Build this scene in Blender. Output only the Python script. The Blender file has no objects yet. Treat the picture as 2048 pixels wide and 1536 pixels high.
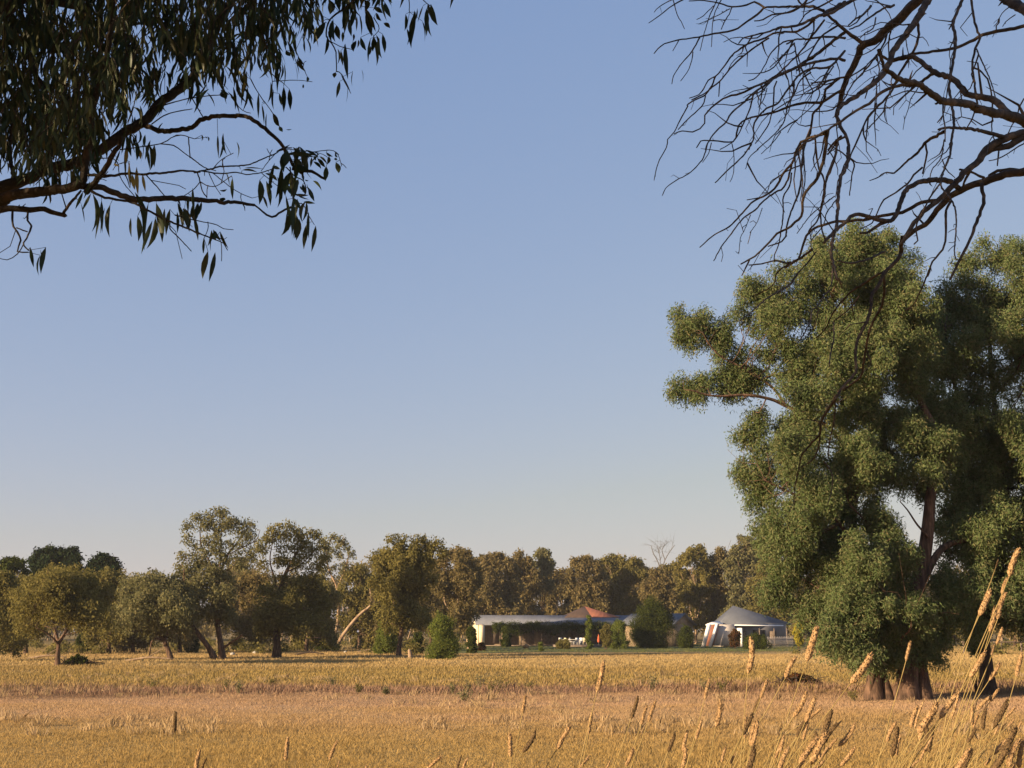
import bpy, math
import numpy as np
from math import radians, sin, cos, tan, pi
from mathutils import Vector

# ------------------------------------------------------------------ camera, sky, sun
sc = bpy.context.scene
FPX, HZ, CH = 2400.0, 1262.0, 2.2          # focal length and horizon row in photo pixels, eye height
PITCH = math.atan((HZ - 768.0) / FPX)
cam_d = bpy.data.cameras.new('camera'); cam = bpy.data.objects.new('camera', cam_d)
sc.collection.objects.link(cam); sc.camera = cam
cam.location = (0, 0, CH); cam.rotation_euler = (pi / 2 + PITCH, 0, 0)
cam_d.lens = 36.0 * FPX / 2048.0; cam_d.sensor_width = 36; cam_d.clip_start = 0.05; cam_d.clip_end = 4000

SUN_EL, SUN_AZ = radians(15), radians(60)    # azimuth measured from straight behind the camera towards the left
Sdir = Vector((-sin(SUN_AZ) * cos(SUN_EL), -cos(SUN_AZ) * cos(SUN_EL), sin(SUN_EL)))
w = bpy.data.worlds.new("World"); sc.world = w; w.use_nodes = True
wt = w.node_tree; wt.nodes.clear()
wo = wt.nodes.new('ShaderNodeOutputWorld'); wb = wt.nodes.new('ShaderNodeBackground')
sky = wt.nodes.new('ShaderNodeTexSky'); sky.sky_type = 'NISHITA'; sky.sun_disc = False
sky.sun_elevation = SUN_EL
sky.sun_rotation = math.atan2(Sdir.x, Sdir.y)
sky.air_density = 1.0; sky.dust_density = 1.0; sky.ozone_density = 2.5; sky.altitude = 150
# soften the sky's contrast and warm it slightly (per channel power), as the film-like photo shows it
sep = wt.nodes.new('ShaderNodeSeparateColor'); com = wt.nodes.new('ShaderNodeCombineColor'); wt.links.new(sky.outputs[0], sep.inputs[0])
for i_, (g_, k_) in enumerate(((.63, .386), (.455, .293), (.20, .278))):
    a_ = wt.nodes.new('ShaderNodeMath'); a_.operation = 'MULTIPLY'; a_.inputs[1].default_value = .13; wt.links.new(sep.outputs[i_], a_.inputs[0])
    b_ = wt.nodes.new('ShaderNodeMath'); b_.operation = 'POWER'; b_.inputs[1].default_value = g_; wt.links.new(a_.outputs[0], b_.inputs[0])
    c_ = wt.nodes.new('ShaderNodeMath'); c_.operation = 'MULTIPLY'; c_.inputs[1].default_value = k_ / .13; wt.links.new(b_.outputs[0], c_.inputs[0])
    wt.links.new(c_.outputs[0], com.inputs[i_])
p4 = wt.nodes.new('ShaderNodeMath'); p4.operation = 'MULTIPLY'; p4.inputs[1].default_value = .13; wt.links.new(sep.outputs[0], p4.inputs[0])
p5 = wt.nodes.new('ShaderNodeMath'); p5.operation = 'POWER'; p5.inputs[1].default_value = 4; wt.links.new(p4.outputs[0], p5.inputs[0])
p6 = wt.nodes.new('ShaderNodeMath'); p6.operation = 'MULTIPLY_ADD'; p6.inputs[1].default_value = -9.0; p6.inputs[2].default_value = 1.03; wt.links.new(p5.outputs[0], p6.inputs[0])
p7 = wt.nodes.new('ShaderNodeMath'); p7.operation = 'MAXIMUM'; p7.inputs[1].default_value = .90; wt.links.new(p6.outputs[0], p7.inputs[0])
p8 = wt.nodes.new('ShaderNodeMath'); p8.operation = 'MULTIPLY'; wt.links.new(c_.outputs[0], p8.inputs[0]); wt.links.new(p7.outputs[0], p8.inputs[1]); wt.links.new(p8.outputs[0], com.inputs[2])
wt.links.new(com.outputs[0], wb.inputs[0]); wt.links.new(wb.outputs[0], wo.inputs[0])
wb.inputs[1].default_value = 0.13
sun_d = bpy.data.lights.new('sun', 'SUN'); sun_d.energy = 5.0; sun_d.angle = radians(0.5)
sun_d.color = (1.0, 0.75, 0.47)
sun = bpy.data.objects.new('sun', sun_d); sc.collection.objects.link(sun)
sun.rotation_euler = Sdir.to_track_quat('Z', 'Y').to_euler(); sun.location = (-60, -30, 40)
sc.view_settings.view_transform = 'Standard'; sc.view_settings.look = 'None'
sc.view_settings.gamma = 1.0; sc.view_settings.use_curve_mapping = False
sc.view_settings.exposure = 1.3

# ------------------------------------------------------------------ helpers
COL = sc.collection
SP, CP = sin(PITCH), cos(PITCH)
def P(px, py, Y):
    """point on the photo ray (px, py) at distance Y in front of the camera"""
    a = (px - 1024.0) / FPX; b = (768.0 - py) / FPX
    dy = CP - b * SP; dz = SP + b * CP
    t = Y / dy
    return np.array((a * t, Y, CH + dz * t))
def proj(V):
    V = np.asarray(V, float); y = V[..., 1]; z = V[..., 2] - CH
    f = y * CP + z * SP; u = -y * SP + z * CP
    return 1024 + FPX * V[..., 0] / f, 768 - FPX * u / f, f
def gz(x, y):
    x = np.asarray(x, float); y = np.asarray(y, float)
    t = np.clip((15.0 - y) / 10.0, 0, 1); t = t * t * (3 - 2 * t)
    return 0.55 * t + 0.035 * np.sin(x * .31 + y * .17) * np.sin(y * .23 - x * .11) + 0.02 * np.sin(x * .9 + 1.3) * np.sin(y * .7)
def tag(o, label=None, cat=None, group=None, kind=None):
    for k, v in (('label', label), ('category', cat), ('group', group), ('kind', kind)):
        if v: o[k] = v
    return o
def empty(name, loc, label, cat, group=None):
    o = bpy.data.objects.new(name, None); COL.objects.link(o); o.location = [float(c) for c in loc]
    o.empty_display_size = .2
    return tag(o, label, cat, group)
def mesh_obj(name, V, F, mat, parent=None, smooth=False, mats=None, midx=None):
    """V (n,3) array; F list of index arrays, each (m,k); vertices in world space"""
    V = np.asarray(V, np.float32)
    if parent is not None: V = V - np.array(parent.location, np.float32)
    if isinstance(F, np.ndarray): F = [F]
    F = [np.asarray(f, np.int32) for f in F if len(f)]
    me = bpy.data.meshes.new(name)
    me.vertices.add(len(V)); me.vertices.foreach_set('co', V.ravel())
    nl = sum(f.size for f in F); npol = sum(len(f) for f in F)
    me.loops.add(nl); me.loops.foreach_set('vertex_index', np.concatenate([f.ravel() for f in F]))
    tot = np.concatenate([np.full(len(f), f.shape[1], np.int32) for f in F])
    st = np.concatenate(([0], np.cumsum(tot)[:-1])).astype(np.int32)
    me.polygons.add(npol); me.polygons.foreach_set('loop_start', st); me.polygons.foreach_set('loop_total', tot)
    if smooth: me.polygons.foreach_set('use_smooth', np.ones(npol, bool))
    for m in (mats or [mat]): me.materials.append(m)
    if midx is not None: me.polygons.foreach_set('material_index', np.asarray(midx, np.int32))
    me.update(calc_edges=True); me.validate()
    o = bpy.data.objects.new(name, me); COL.objects.link(o)
    if parent is not None: o.parent = parent
    return o
def unit(v): return v / (np.linalg.norm(v, axis=-1, keepdims=True) + 1e-9)
def spline(pts, step):
    """Catmull-Rom resample of (n,d) points"""
    p = np.asarray(pts, float)
    if len(p) < 3:
        n = max(2, int(np.linalg.norm(p[-1][:3] - p[0][:3]) / step) + 1)
        t = np.linspace(0, 1, n)[:, None]; return p[0] * (1 - t) + p[-1] * t
    q = np.vstack([2 * p[0] - p[1], p, 2 * p[-1] - p[-2]]); out = []
    for i in range(1, len(q) - 2):
        n = max(1, int(np.linalg.norm(q[i + 1][:3] - q[i][:3]) / step))
        t = (np.arange(n) / n)[:, None]
        a, b, c, d = q[i - 1], q[i], q[i + 1], q[i + 2]
        out.append(.5 * ((2 * b) + (c - a) * t + (2 * a - 5 * b + 4 * c - d) * t * t + (3 * b - a - 3 * c + d) * t ** 3))
    out.append(p[-1:]); return np.vstack(out)
class Tubes:
    def __init__(s): s.V = []; s.F = []; s.n = 0; s.T = []
    def add(s, pts, r0, r1=None, k=6, rad=None, cap=True):
        p = np.asarray(pts, float); m = len(p)
        if m < 2: return
        r = np.asarray(rad, float) if rad is not None else np.linspace(r0, r1 if r1 is not None else r0, m)
        t = unit(np.gradient(p, axis=0))
        up = np.array((0., 0, 1)) if abs(t[0][2]) < .9 else np.array((1., 0, 0))
        n = unit(np.cross(t[0], up)); N = [n]
        for i in range(1, m):
            n = n - t[i] * n.dot(t[i]); n = n / (np.linalg.norm(n) + 1e-9); N.append(n)
        N = np.array(N); B = np.cross(t, N)
        a = np.arange(k) * 2 * pi / k
        ring = (N[:, None] * np.cos(a)[None, :, None] + B[:, None] * np.sin(a)[None, :, None]) * r[:, None, None] + p[:, None]
        s.V.append(ring.reshape(-1, 3))
        i = np.arange(m - 1)[:, None] * k; j = np.arange(k)[None]; j2 = (j + 1) % k
        f = np.stack([i + j, i + j2, i + k + j2, i + k + j], -1).reshape(-1, 4) + s.n
        s.F.append(f); 
        if cap:
            s.V.append(p[-1:]+t[-1:]*r[-1]); c = s.n + m * k; jj = np.arange(k)
            s.T.append(np.stack([s.n + (m - 1) * k + jj, s.n + (m - 1) * k + (jj + 1) % k, np.full(k, c)], -1)); s.n += 1
        s.n += m * k
    def build(s, name, mat, parent=None, smooth=True):
        return mesh_obj(name, np.vstack(s.V), [np.vstack(s.F)] + ([np.vstack(s.T)] if s.T else []), mat, parent, smooth)
class Boxes:
    def __init__(s): s.V = []; s.F = []; s.n = 0
    def hexa(s, c):                       # 8 corners: 4 bottom (ccw), 4 top
        s.V.append(np.asarray(c, float)); q = np.array([[3, 2, 1, 0], [4, 5, 6, 7], [0, 1, 5, 4], [1, 2, 6, 5], [2, 3, 7, 6], [3, 0, 4, 7]])
        s.F.append(q + s.n); s.n += 8
    def slab(s, quad, off):               # quad of 4 points extruded by off
        q = np.asarray(quad, float); s.hexa(np.vstack([q + np.asarray(off), q]))
    def build(s, name, mat, parent=None): return mesh_obj(name, np.vstack(s.V), np.vstack(s.F), mat, parent)

# ------------------------------------------------------------------ materials
def newmat(name):
    m = bpy.data.materials.new(name); m.use_nodes = True; t = m.node_tree; t.nodes.clear()
    o = t.nodes.new('ShaderNodeOutputMaterial'); return m, t, o
def ramp(t, stops, fac=None):
    r = t.nodes.new('ShaderNodeValToRGB'); e = r.color_ramp.elements
    while len(e) < len(stops): e.new(0.5)
    for i, (p, c) in enumerate(stops): e[i].position = p; e[i].color = (*c, 1)
    if fac is not None: t.links.new(fac, r.inputs[0])
    return r
def mix(t, a, b, fac, mode='MIX'):
    n = t.nodes.new('ShaderNodeMix'); n.data_type = 'RGBA'; n.blend_type = mode
    for s_, v in ((n.inputs[0], fac), (n.inputs[6], a), (n.inputs[7], b)):
        if isinstance(v, (int, float)): s_.default_value = v
        elif isinstance(v, tuple): s_.default_value = (*v, 1)
        else: t.links.new(v, s_)
    return n.outputs[2]
def noise(t, scale, detail=3, vec=None, rough=.55):
    n = t.nodes.new('ShaderNodeTexNoise'); n.inputs['Scale'].default_value = scale; n.inputs['Detail'].default_value = detail
    n.inputs['Roughness'].default_value = rough
    if vec is not None: t.links.new(vec, n.inputs['Vector'])
    return n.outputs['Fac']
def geo(t): return t.nodes.new('ShaderNodeNewGeometry')
def leaf_mat(name, cols, trans=.3, nscale=.8, sheen=0.0):
    m, t, o = newmat(name); g = geo(t)
    n = len(cols); r = ramp(t, [(i / max(1, n - 1), c) for i, c in enumerate(cols)], g.outputs['Random Per Island'])
    f = noise(t, nscale, 2, g.outputs['Position'])
    c = mix(t, r.outputs[0], tuple(x * .72 for x in cols[0]), ramp(t, [(.45, (0, 0, 0)), (.75, (.6, .6, .6))], f).outputs[0])
    d = t.nodes.new('ShaderNodeBsdfDiffuse'); tr = t.nodes.new('ShaderNodeBsdfTranslucent'); ms = t.nodes.new('ShaderNodeMixShader')
    t.links.new(c, d.inputs[0]); t.links.new(c, tr.inputs[0]); ms.inputs[0].default_value = trans
    t.links.new(d.outputs[0], ms.inputs[1]); t.links.new(tr.outputs[0], ms.inputs[2]); last = ms.outputs[0]
    if sheen:
        gl = t.nodes.new('ShaderNodeBsdfGlossy'); gl.inputs['Roughness'].default_value = .45; m2 = t.nodes.new('ShaderNodeMixShader')
        m2.inputs[0].default_value = sheen; t.links.new(last, m2.inputs[1]); t.links.new(gl.outputs[0], m2.inputs[2]); last = m2.outputs[0]
    t.links.new(last, o.inputs[0]); return m
def rough_mat(name, stops, scale=4, detail=5, bump=.3, rough=.85, stretch=(1, 1, 1), bscale=None, spec=.2, metal=0):
    m, t, o = newmat(name); g = geo(t)
    mp = t.nodes.new('ShaderNodeMapping'); mp.inputs['Scale'].default_value = stretch; t.links.new(g.outputs['Position'], mp.inputs[0])
    f = noise(t, scale, detail, mp.outputs[0]); r = ramp(t, stops, f)
    b = t.nodes.new('ShaderNodeBsdfPrincipled'); t.links.new(r.outputs[0], b.inputs['Base Color'])
    b.inputs['Roughness'].default_value = rough; b.inputs['Specular IOR Level'].default_value = spec; b.inputs['Metallic'].default_value = metal
    if bump:
        bp = t.nodes.new('ShaderNodeBump'); bp.inputs['Strength'].default_value = bump; bp.inputs['Distance'].default_value = .02
        t.links.new(noise(t, bscale or scale * 3, 4, mp.outputs[0]), bp.inputs['Height']); t.links.new(bp.outputs[0], b.inputs['Normal'])
    t.links.new(b.outputs[0], o.inputs[0]); return m
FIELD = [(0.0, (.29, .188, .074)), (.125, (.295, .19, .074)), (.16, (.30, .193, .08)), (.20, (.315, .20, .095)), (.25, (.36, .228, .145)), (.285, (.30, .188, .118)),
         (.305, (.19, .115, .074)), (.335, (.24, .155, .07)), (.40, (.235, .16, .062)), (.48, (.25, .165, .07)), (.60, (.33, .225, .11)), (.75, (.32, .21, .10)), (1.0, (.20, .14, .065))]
def field_mat(name, blade=False):
    m, t, o = newmat(name); g = geo(t)
    sx = t.nodes.new('ShaderNodeSeparateXYZ'); t.links.new(g.outputs['Position'], sx.inputs[0])
    mp = t.nodes.new('ShaderNodeMapping'); mp.inputs['Scale'].default_value = (.05, .12, .12); t.links.new(g.outputs['Position'], mp.inputs[0])
    nz = noise(t, 1.0, 4, mp.outputs[0])
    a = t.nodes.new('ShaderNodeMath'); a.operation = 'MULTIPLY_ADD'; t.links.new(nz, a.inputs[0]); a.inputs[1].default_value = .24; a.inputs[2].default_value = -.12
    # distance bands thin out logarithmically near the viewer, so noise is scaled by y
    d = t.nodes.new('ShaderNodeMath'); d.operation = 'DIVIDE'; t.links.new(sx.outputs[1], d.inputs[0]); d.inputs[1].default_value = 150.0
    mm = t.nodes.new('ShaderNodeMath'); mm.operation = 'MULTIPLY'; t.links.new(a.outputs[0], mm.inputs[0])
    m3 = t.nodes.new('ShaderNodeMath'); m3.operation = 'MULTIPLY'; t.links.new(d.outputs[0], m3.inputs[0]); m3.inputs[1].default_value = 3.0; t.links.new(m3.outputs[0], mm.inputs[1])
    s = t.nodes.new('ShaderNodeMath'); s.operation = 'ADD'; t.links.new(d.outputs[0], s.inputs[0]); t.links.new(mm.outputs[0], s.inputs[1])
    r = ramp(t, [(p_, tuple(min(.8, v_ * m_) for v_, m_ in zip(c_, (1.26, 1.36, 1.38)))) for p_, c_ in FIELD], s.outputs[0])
    n2 = noise(t, .6, 4, g.outputs['Position'])
    c = mix(t, r.outputs[0], (.17, .115, .04), ramp(t, [(.55, (0, 0, 0)), (.80, (.35, .35, .35))], n2).outputs[0])
    if blade:
        rr = ramp(t, [(0, (.80, .80, .74)), (.5, (.98, .98, .93)), (.85, (1.10, 1.07, 1.0)), (1, (1.28, 1.28, 1.22))], g.outputs['Random Per Island'])
        c = mix(t, c, rr.outputs[0], 1.0, 'MULTIPLY')
        df = t.nodes.new('ShaderNodeBsdfDiffuse'); tr = t.nodes.new('ShaderNodeBsdfTranslucent'); ms = t.nodes.new('ShaderNodeMixShader')
        t.links.new(c, df.inputs[0]); t.links.new(c, tr.inputs[0]); ms.inputs[0].default_value = .3
        t.links.new(df.outputs[0], ms.inputs[1]); t.links.new(tr.outputs[0], ms.inputs[2]); t.links.new(ms.outputs[0], o.inputs[0])
    else:
        n3 = noise(t, 9, 5, g.outputs['Position'])
        c = mix(t, c, ramp(t, [(.3, (.75, .75, .75)), (.7, (1.05, 1.03, 1))], n3).outputs[0], 1.0, 'MULTIPLY')
        b = t.nodes.new('ShaderNodeBsdfDiffuse'); t.links.new(c, b.inputs[0])
        bp = t.nodes.new('ShaderNodeBump'); bp.inputs['Strength'].default_value = .7; bp.inputs['Distance'].default_value = .12
        t.links.new(n3, bp.inputs['Height']); t.links.new(bp.outputs[0], b.inputs['Normal']); t.links.new(b.outputs[0], o.inputs[0])
    return m
M = {}
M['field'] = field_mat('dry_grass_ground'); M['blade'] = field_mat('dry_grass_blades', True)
M['gum'] = leaf_mat('river_gum_leaf', [(.080, .116, .044), (.126, .170, .066), (.175, .205, .092), (.20, .175, .09)], .42, 1.6)
M['e'] = leaf_mat('grey_gum_leaf', [(.13, .13, .06), (.18, .175, .08), (.24, .21, .10)], .42)
M['g'] = leaf_mat('olive_gum_leaf', [(.115, .105, .034), (.175, .155, .050), (.235, .198, .068)], .42, .4)
M['b'] = leaf_mat('brown_gum_leaf', [(.125, .105, .044), (.185, .150, .062), (.25, .19, .085)], .42, .4)
M['p'] = leaf_mat('dark_pine_needle', [(.016, .030, .014), (.025, .04, .018), (.035, .045, .02)], .1)
M['l'] = leaf_mat('fresh_green_leaf', [(.085, .115, .025), (.13, .16, .035), (.19, .20, .05)], .4)
M['d'] = leaf_mat('dark_green_leaf', [(.028, .038, .009), (.045, .058, .013), (.07, .08, .02)], .2)
M['tuss'] = leaf_mat('reddish_brown_grass', [(.15, .09, .062), (.21, .13, .09), (.26, .165, .115), (.36, .24, .16)], .25)
M['ptuss'] = leaf_mat('pale_tussock', [(.34, .24, .13), (.44, .32, .18), (.52, .39, .23)], .35)
M['y'] = leaf_mat('yellow_leaf', [(.30, .26, .03), (.38, .31, .04), (.25, .26, .04)], .3)
M['r'] = leaf_mat('reddish_leaf', [(.09, .03, .015), (.05, .05, .015), (.13, .045, .02)], .2)
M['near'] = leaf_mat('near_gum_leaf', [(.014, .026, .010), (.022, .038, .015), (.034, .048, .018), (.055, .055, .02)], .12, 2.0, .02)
M['pale'] = leaf_mat('sun_tinted_gum_leaf', [(.20, .17, .06), (.28, .22, .08), (.13, .12, .05)], .3)  # sunlight put into the leaf colour as pale yellow
M['bark'] = rough_mat('gum_bark', [(.3, (.03, .019, .013)), (.5, (.08, .049, .033)), (.72, (.19, .115, .075))], 3, 5, .8, stretch=(3, 3, .5))
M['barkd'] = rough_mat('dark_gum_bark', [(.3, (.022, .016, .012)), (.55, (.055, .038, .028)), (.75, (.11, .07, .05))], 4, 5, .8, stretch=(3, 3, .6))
M['barkp'] = rough_mat('pale_gum_bark', [(.3, (.14, .09, .055)), (.5, (.27, .19, .12)), (.75, (.38, .28, .19))], 2, 4, .5, stretch=(2, 2, .6))
M['barkg'] = rough_mat('grey_dead_bark', [(.3, (.08, .068, .055)), (.7, (.15, .13, .105))], 4, 4, .4)
M['dead'] = rough_mat('dead_wood', [(.3, (.028, .022, .018)), (.5, (.065, .05, .038)), (.7, (.15, .105, .072))], 14, 5, .6, bscale=60)
M['limb'] = rough_mat('shade_tinted_limb_bark', [(.3, (.014, .012, .009)), (.55, (.032, .025, .018)), (.75, (.09, .06, .04))], 9, 5, .7, bscale=40)  # bark darkened so the canopy's shade sits in its colour
M['stem'] = rough_mat('dry_stem', [(.3, (.20, .15, .055)), (.7, (.32, .235, .10))], 20, 3, 0)
M['head'] = rough_mat('seed_head', [(.3, (.30, .18, .085)), (.5, (.47, .30, .145)), (.72, (.60, .42, .23))], 160, 4, .8, bscale=300)
M['headd'] = rough_mat('shade_tinted_seed_head', [(.3, (.10, .065, .035)), (.6, (.19, .125, .06)), (.8, (.26, .17, .09))], 160, 4, .8, bscale=300)  # darker copy of the head colour, with shade painted in

# ------------------------------------------------------------------ ground and grass
def ground():
    ys = np.concatenate([np.arange(-60, 0, 4.), np.arange(0, 60, .6), np.arange(60, 300, 5.), np.geomspace(300, 2600, 14)])
    xs = np.concatenate([-np.geomspace(2400, 130, 10), np.arange(-120, -30, 4.), np.arange(-30, 30.1, .8), np.arange(34, 121, 4.), np.geomspace(130, 2400, 10)])
    X, Y = np.meshgrid(xs, ys); Z = gz(X, Y); V = np.stack([X, Y, Z], -1).reshape(-1, 3)
    r, c = X.shape; i = np.arange(r - 1)[:, None] * c + np.arange(c - 1)[None]
    F = np.stack([i, i + 1, i + c + 1, i + c], -1).reshape(-1, 4)
    return tag(mesh_obj('ground', V, F, M['field'], smooth=True), kind='structure')
ground()

def blades(name, n, y0, y1, marg, h, wd, seed, sig, per=12, power=1.0, mat='blade', region=None, label=None, lean=.35):
    rg = np.random.default_rng(seed); nc = n // per
    u = rg.random(nc) ** power; y = y0 + (y1 - y0) * u
    x = (rg.random(nc) * 2 - 1) * (.45 * y + marg)
    if region is not None:
        k = region(x, y); x = x[k]; y = y[k]; nc = len(x)
    ch = np.clip(rg.normal(1, .22, nc), .5, 1.7) * (1 + .25 * np.sin(x * .7 + 2 * np.sin(y * .35)) * np.sin(y * .5))
    X = np.repeat(x, per) + rg.normal(0, sig, nc * per); Y = np.repeat(y, per) + rg.normal(0, sig, nc * per); m = len(X)
    H = h * np.repeat(ch, per) * rg.uniform(.55, 1.15, m)
    a = rg.uniform(0, 2 * pi, m); ln = rg.uniform(.05, lean, m) * H; b = rg.uniform(0, 2 * pi, m)
    W = wd * rg.uniform(.6, 1.4, m)
    base = np.stack([X, Y, gz(X, Y) - .02], -1); side = np.stack([np.cos(b), np.sin(b), np.zeros(m)], -1) * W[:, None] * .5
    ld = np.stack([np.cos(a) * ln + H * .10, np.sin(a) * ln, np.zeros(m)], -1)
    mid = base + ld * .35 + np.array((0, 0, 1)) * (H * .6)[:, None]; tip = base + ld + np.array((0, 0, 1)) * H[:, None]
    V = np.stack([base - side, base + side, mid + side * .8, tip, mid - side * .8], 1).reshape(-1, 3)
    F = np.arange(m * 5).reshape(-1, 5)
    return tag(mesh_obj(name, V, F, M[mat]), label, None, None, 'stuff')
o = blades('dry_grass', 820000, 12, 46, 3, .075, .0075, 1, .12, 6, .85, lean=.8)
tag(o, 'dry golden pasture grass across the near field', 'grass')
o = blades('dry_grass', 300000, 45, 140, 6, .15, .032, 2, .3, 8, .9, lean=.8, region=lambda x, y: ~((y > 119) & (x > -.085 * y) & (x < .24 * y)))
tag(o, 'dry pasture grass of the far field in front of the trees', 'grass')

o = blades('tall_brown_grass', 34000, 41.5, 52, 5, .26, .020, 4, .22, 9, 1.0, 'tuss', lean=.6, region=lambda x, y: (np.sin(x * .23 + y) + np.sin(x * .71 + 2 * y) * .7 + .9 * np.sin(x * .05 + 1) > -.9) & (np.abs(y - 46.3 - .9 * np.sin(x * .13)) < 1.2 + 2.6 * np.random.default_rng(3).random(len(x)) ** 2.5))
tag(o, 'strip of taller dull brown grass crossing the pasture', 'grass')
o = blades('pale_tussocks', 26000, 26, 62, 5, .24, .016, 6, .10, 26, 1.2, 'ptuss', lean=.9, region=lambda x, y: np.sin(x * .31 + 1.7 * np.sin(y * .21)) + np.sin(y * .5 + x * .1) > .1)
tag(o, 'scattered pale tussocks standing out of the pasture', 'grass')
# ------------------------------------------------------------------ foliage
def leaf_cloud(rg, C, N, L, W, droop=.8):
    """diamond leaves at points C with preferred outward normals N"""
    m = len(C); R = unit(rg.normal(size=(m, 3)))
    nrm = unit(N * .8 + R * .9)
    d = unit(np.cross(nrm, rg.normal(size=(m, 3))))
    d[:, 2] -= droop; d = unit(d); s = unit(np.cross(d, nrm))
    l = (L * rg.uniform(.6, 1.3, m))[:, None]; w = (W * rg.uniform(.6, 1.3, m))[:, None] * .5
    V = np.stack([C, C + d * l * .45 + s * w, C + d * l, C + d * l * .45 - s * w], 1)
    return V.reshape(-1, 3)
def puff_crown(rg, blobs, Yd, rp, dens, L, W, depth=1.0, hollow=.55, sat=0):
    """blobs: (cx, cy, rx, ry[, dy]) in photo pixels; each becomes a cloud of puffs of leaves at real distance"""
    out = []; centers = []; main = len(blobs); blobs = list(blobs)
    if sat:
        for b in blobs[:main]:
            for _ in range(sat):
                an = rg.uniform(0, 2 * pi); q = rg.uniform(.24, .46); blobs.append((b[0] + math.cos(an) * b[2] * 1.02, b[1] + math.sin(an) * b[3] * 1.02, b[2] * q, b[3] * q, (b[4] if len(b) > 4 else 0) + rg.normal(0, .4) * b[2] * Yd / FPX))
    for bi, b in enumerate(blobs):
        cx, cy, rx, ry = b[:4]; dY = b[4] if len(b) > 4 else 0
        c = P(cx, cy, Yd + dY); s = (Yd + dY) / FPX
        R = np.array((rx * s, .5 * (rx + ry) * s * depth, ry * s))
        if bi < main: centers.append(c)
        npf = max(4, int(3.4 * (R[0] * R[2]) / rp ** 2))
        d = unit(rg.normal(size=(npf, 3))); rad = (hollow + (1 - hollow) * rg.random(npf) ** .6) * rg.uniform(.62, 1.34, npf)
        pc = c + d * rad[:, None] * np.maximum(R - rp * .6, R * .4)
        pc = pc + R * .22 * np.sin(pc[:, [2, 0, 1]] * (2.2 / rp * .34) + rg.uniform(0, 6, 3))
        pr = rp * rg.uniform(.5, 1.45, npf)
        nl = np.maximum(4, (dens * (pr / rp) ** 2).astype(int)); idx = np.repeat(np.arange(npf), nl); k = len(idx)
        dd = unit(rg.normal(size=(k, 3))); q = rg.random(k) ** .45
        pos = pc[idx] + dd * (q * pr[idx])[:, None] * np.array((1.1, 1.1, 1.0)); pos[:, 2] -= pr[idx] * 1.15 * rg.random(k) ** 3
        out.append(leaf_cloud(rg, pos, unit(dd + .6 * d[idx]), L, W))
    return np.vstack(out), np.array(centers)
def crown_obj(V, mat, parent, name='crown'):
    return mesh_obj(name, V, np.arange(len(V)).reshape(-1, 4), mat, parent)
def wob(rg, pts, amp):
    p = np.array(pts, float); 
    if len(p) > 2: p[1:-1] += rg.normal(0, amp, p[1:-1].shape)
    return p
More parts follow.
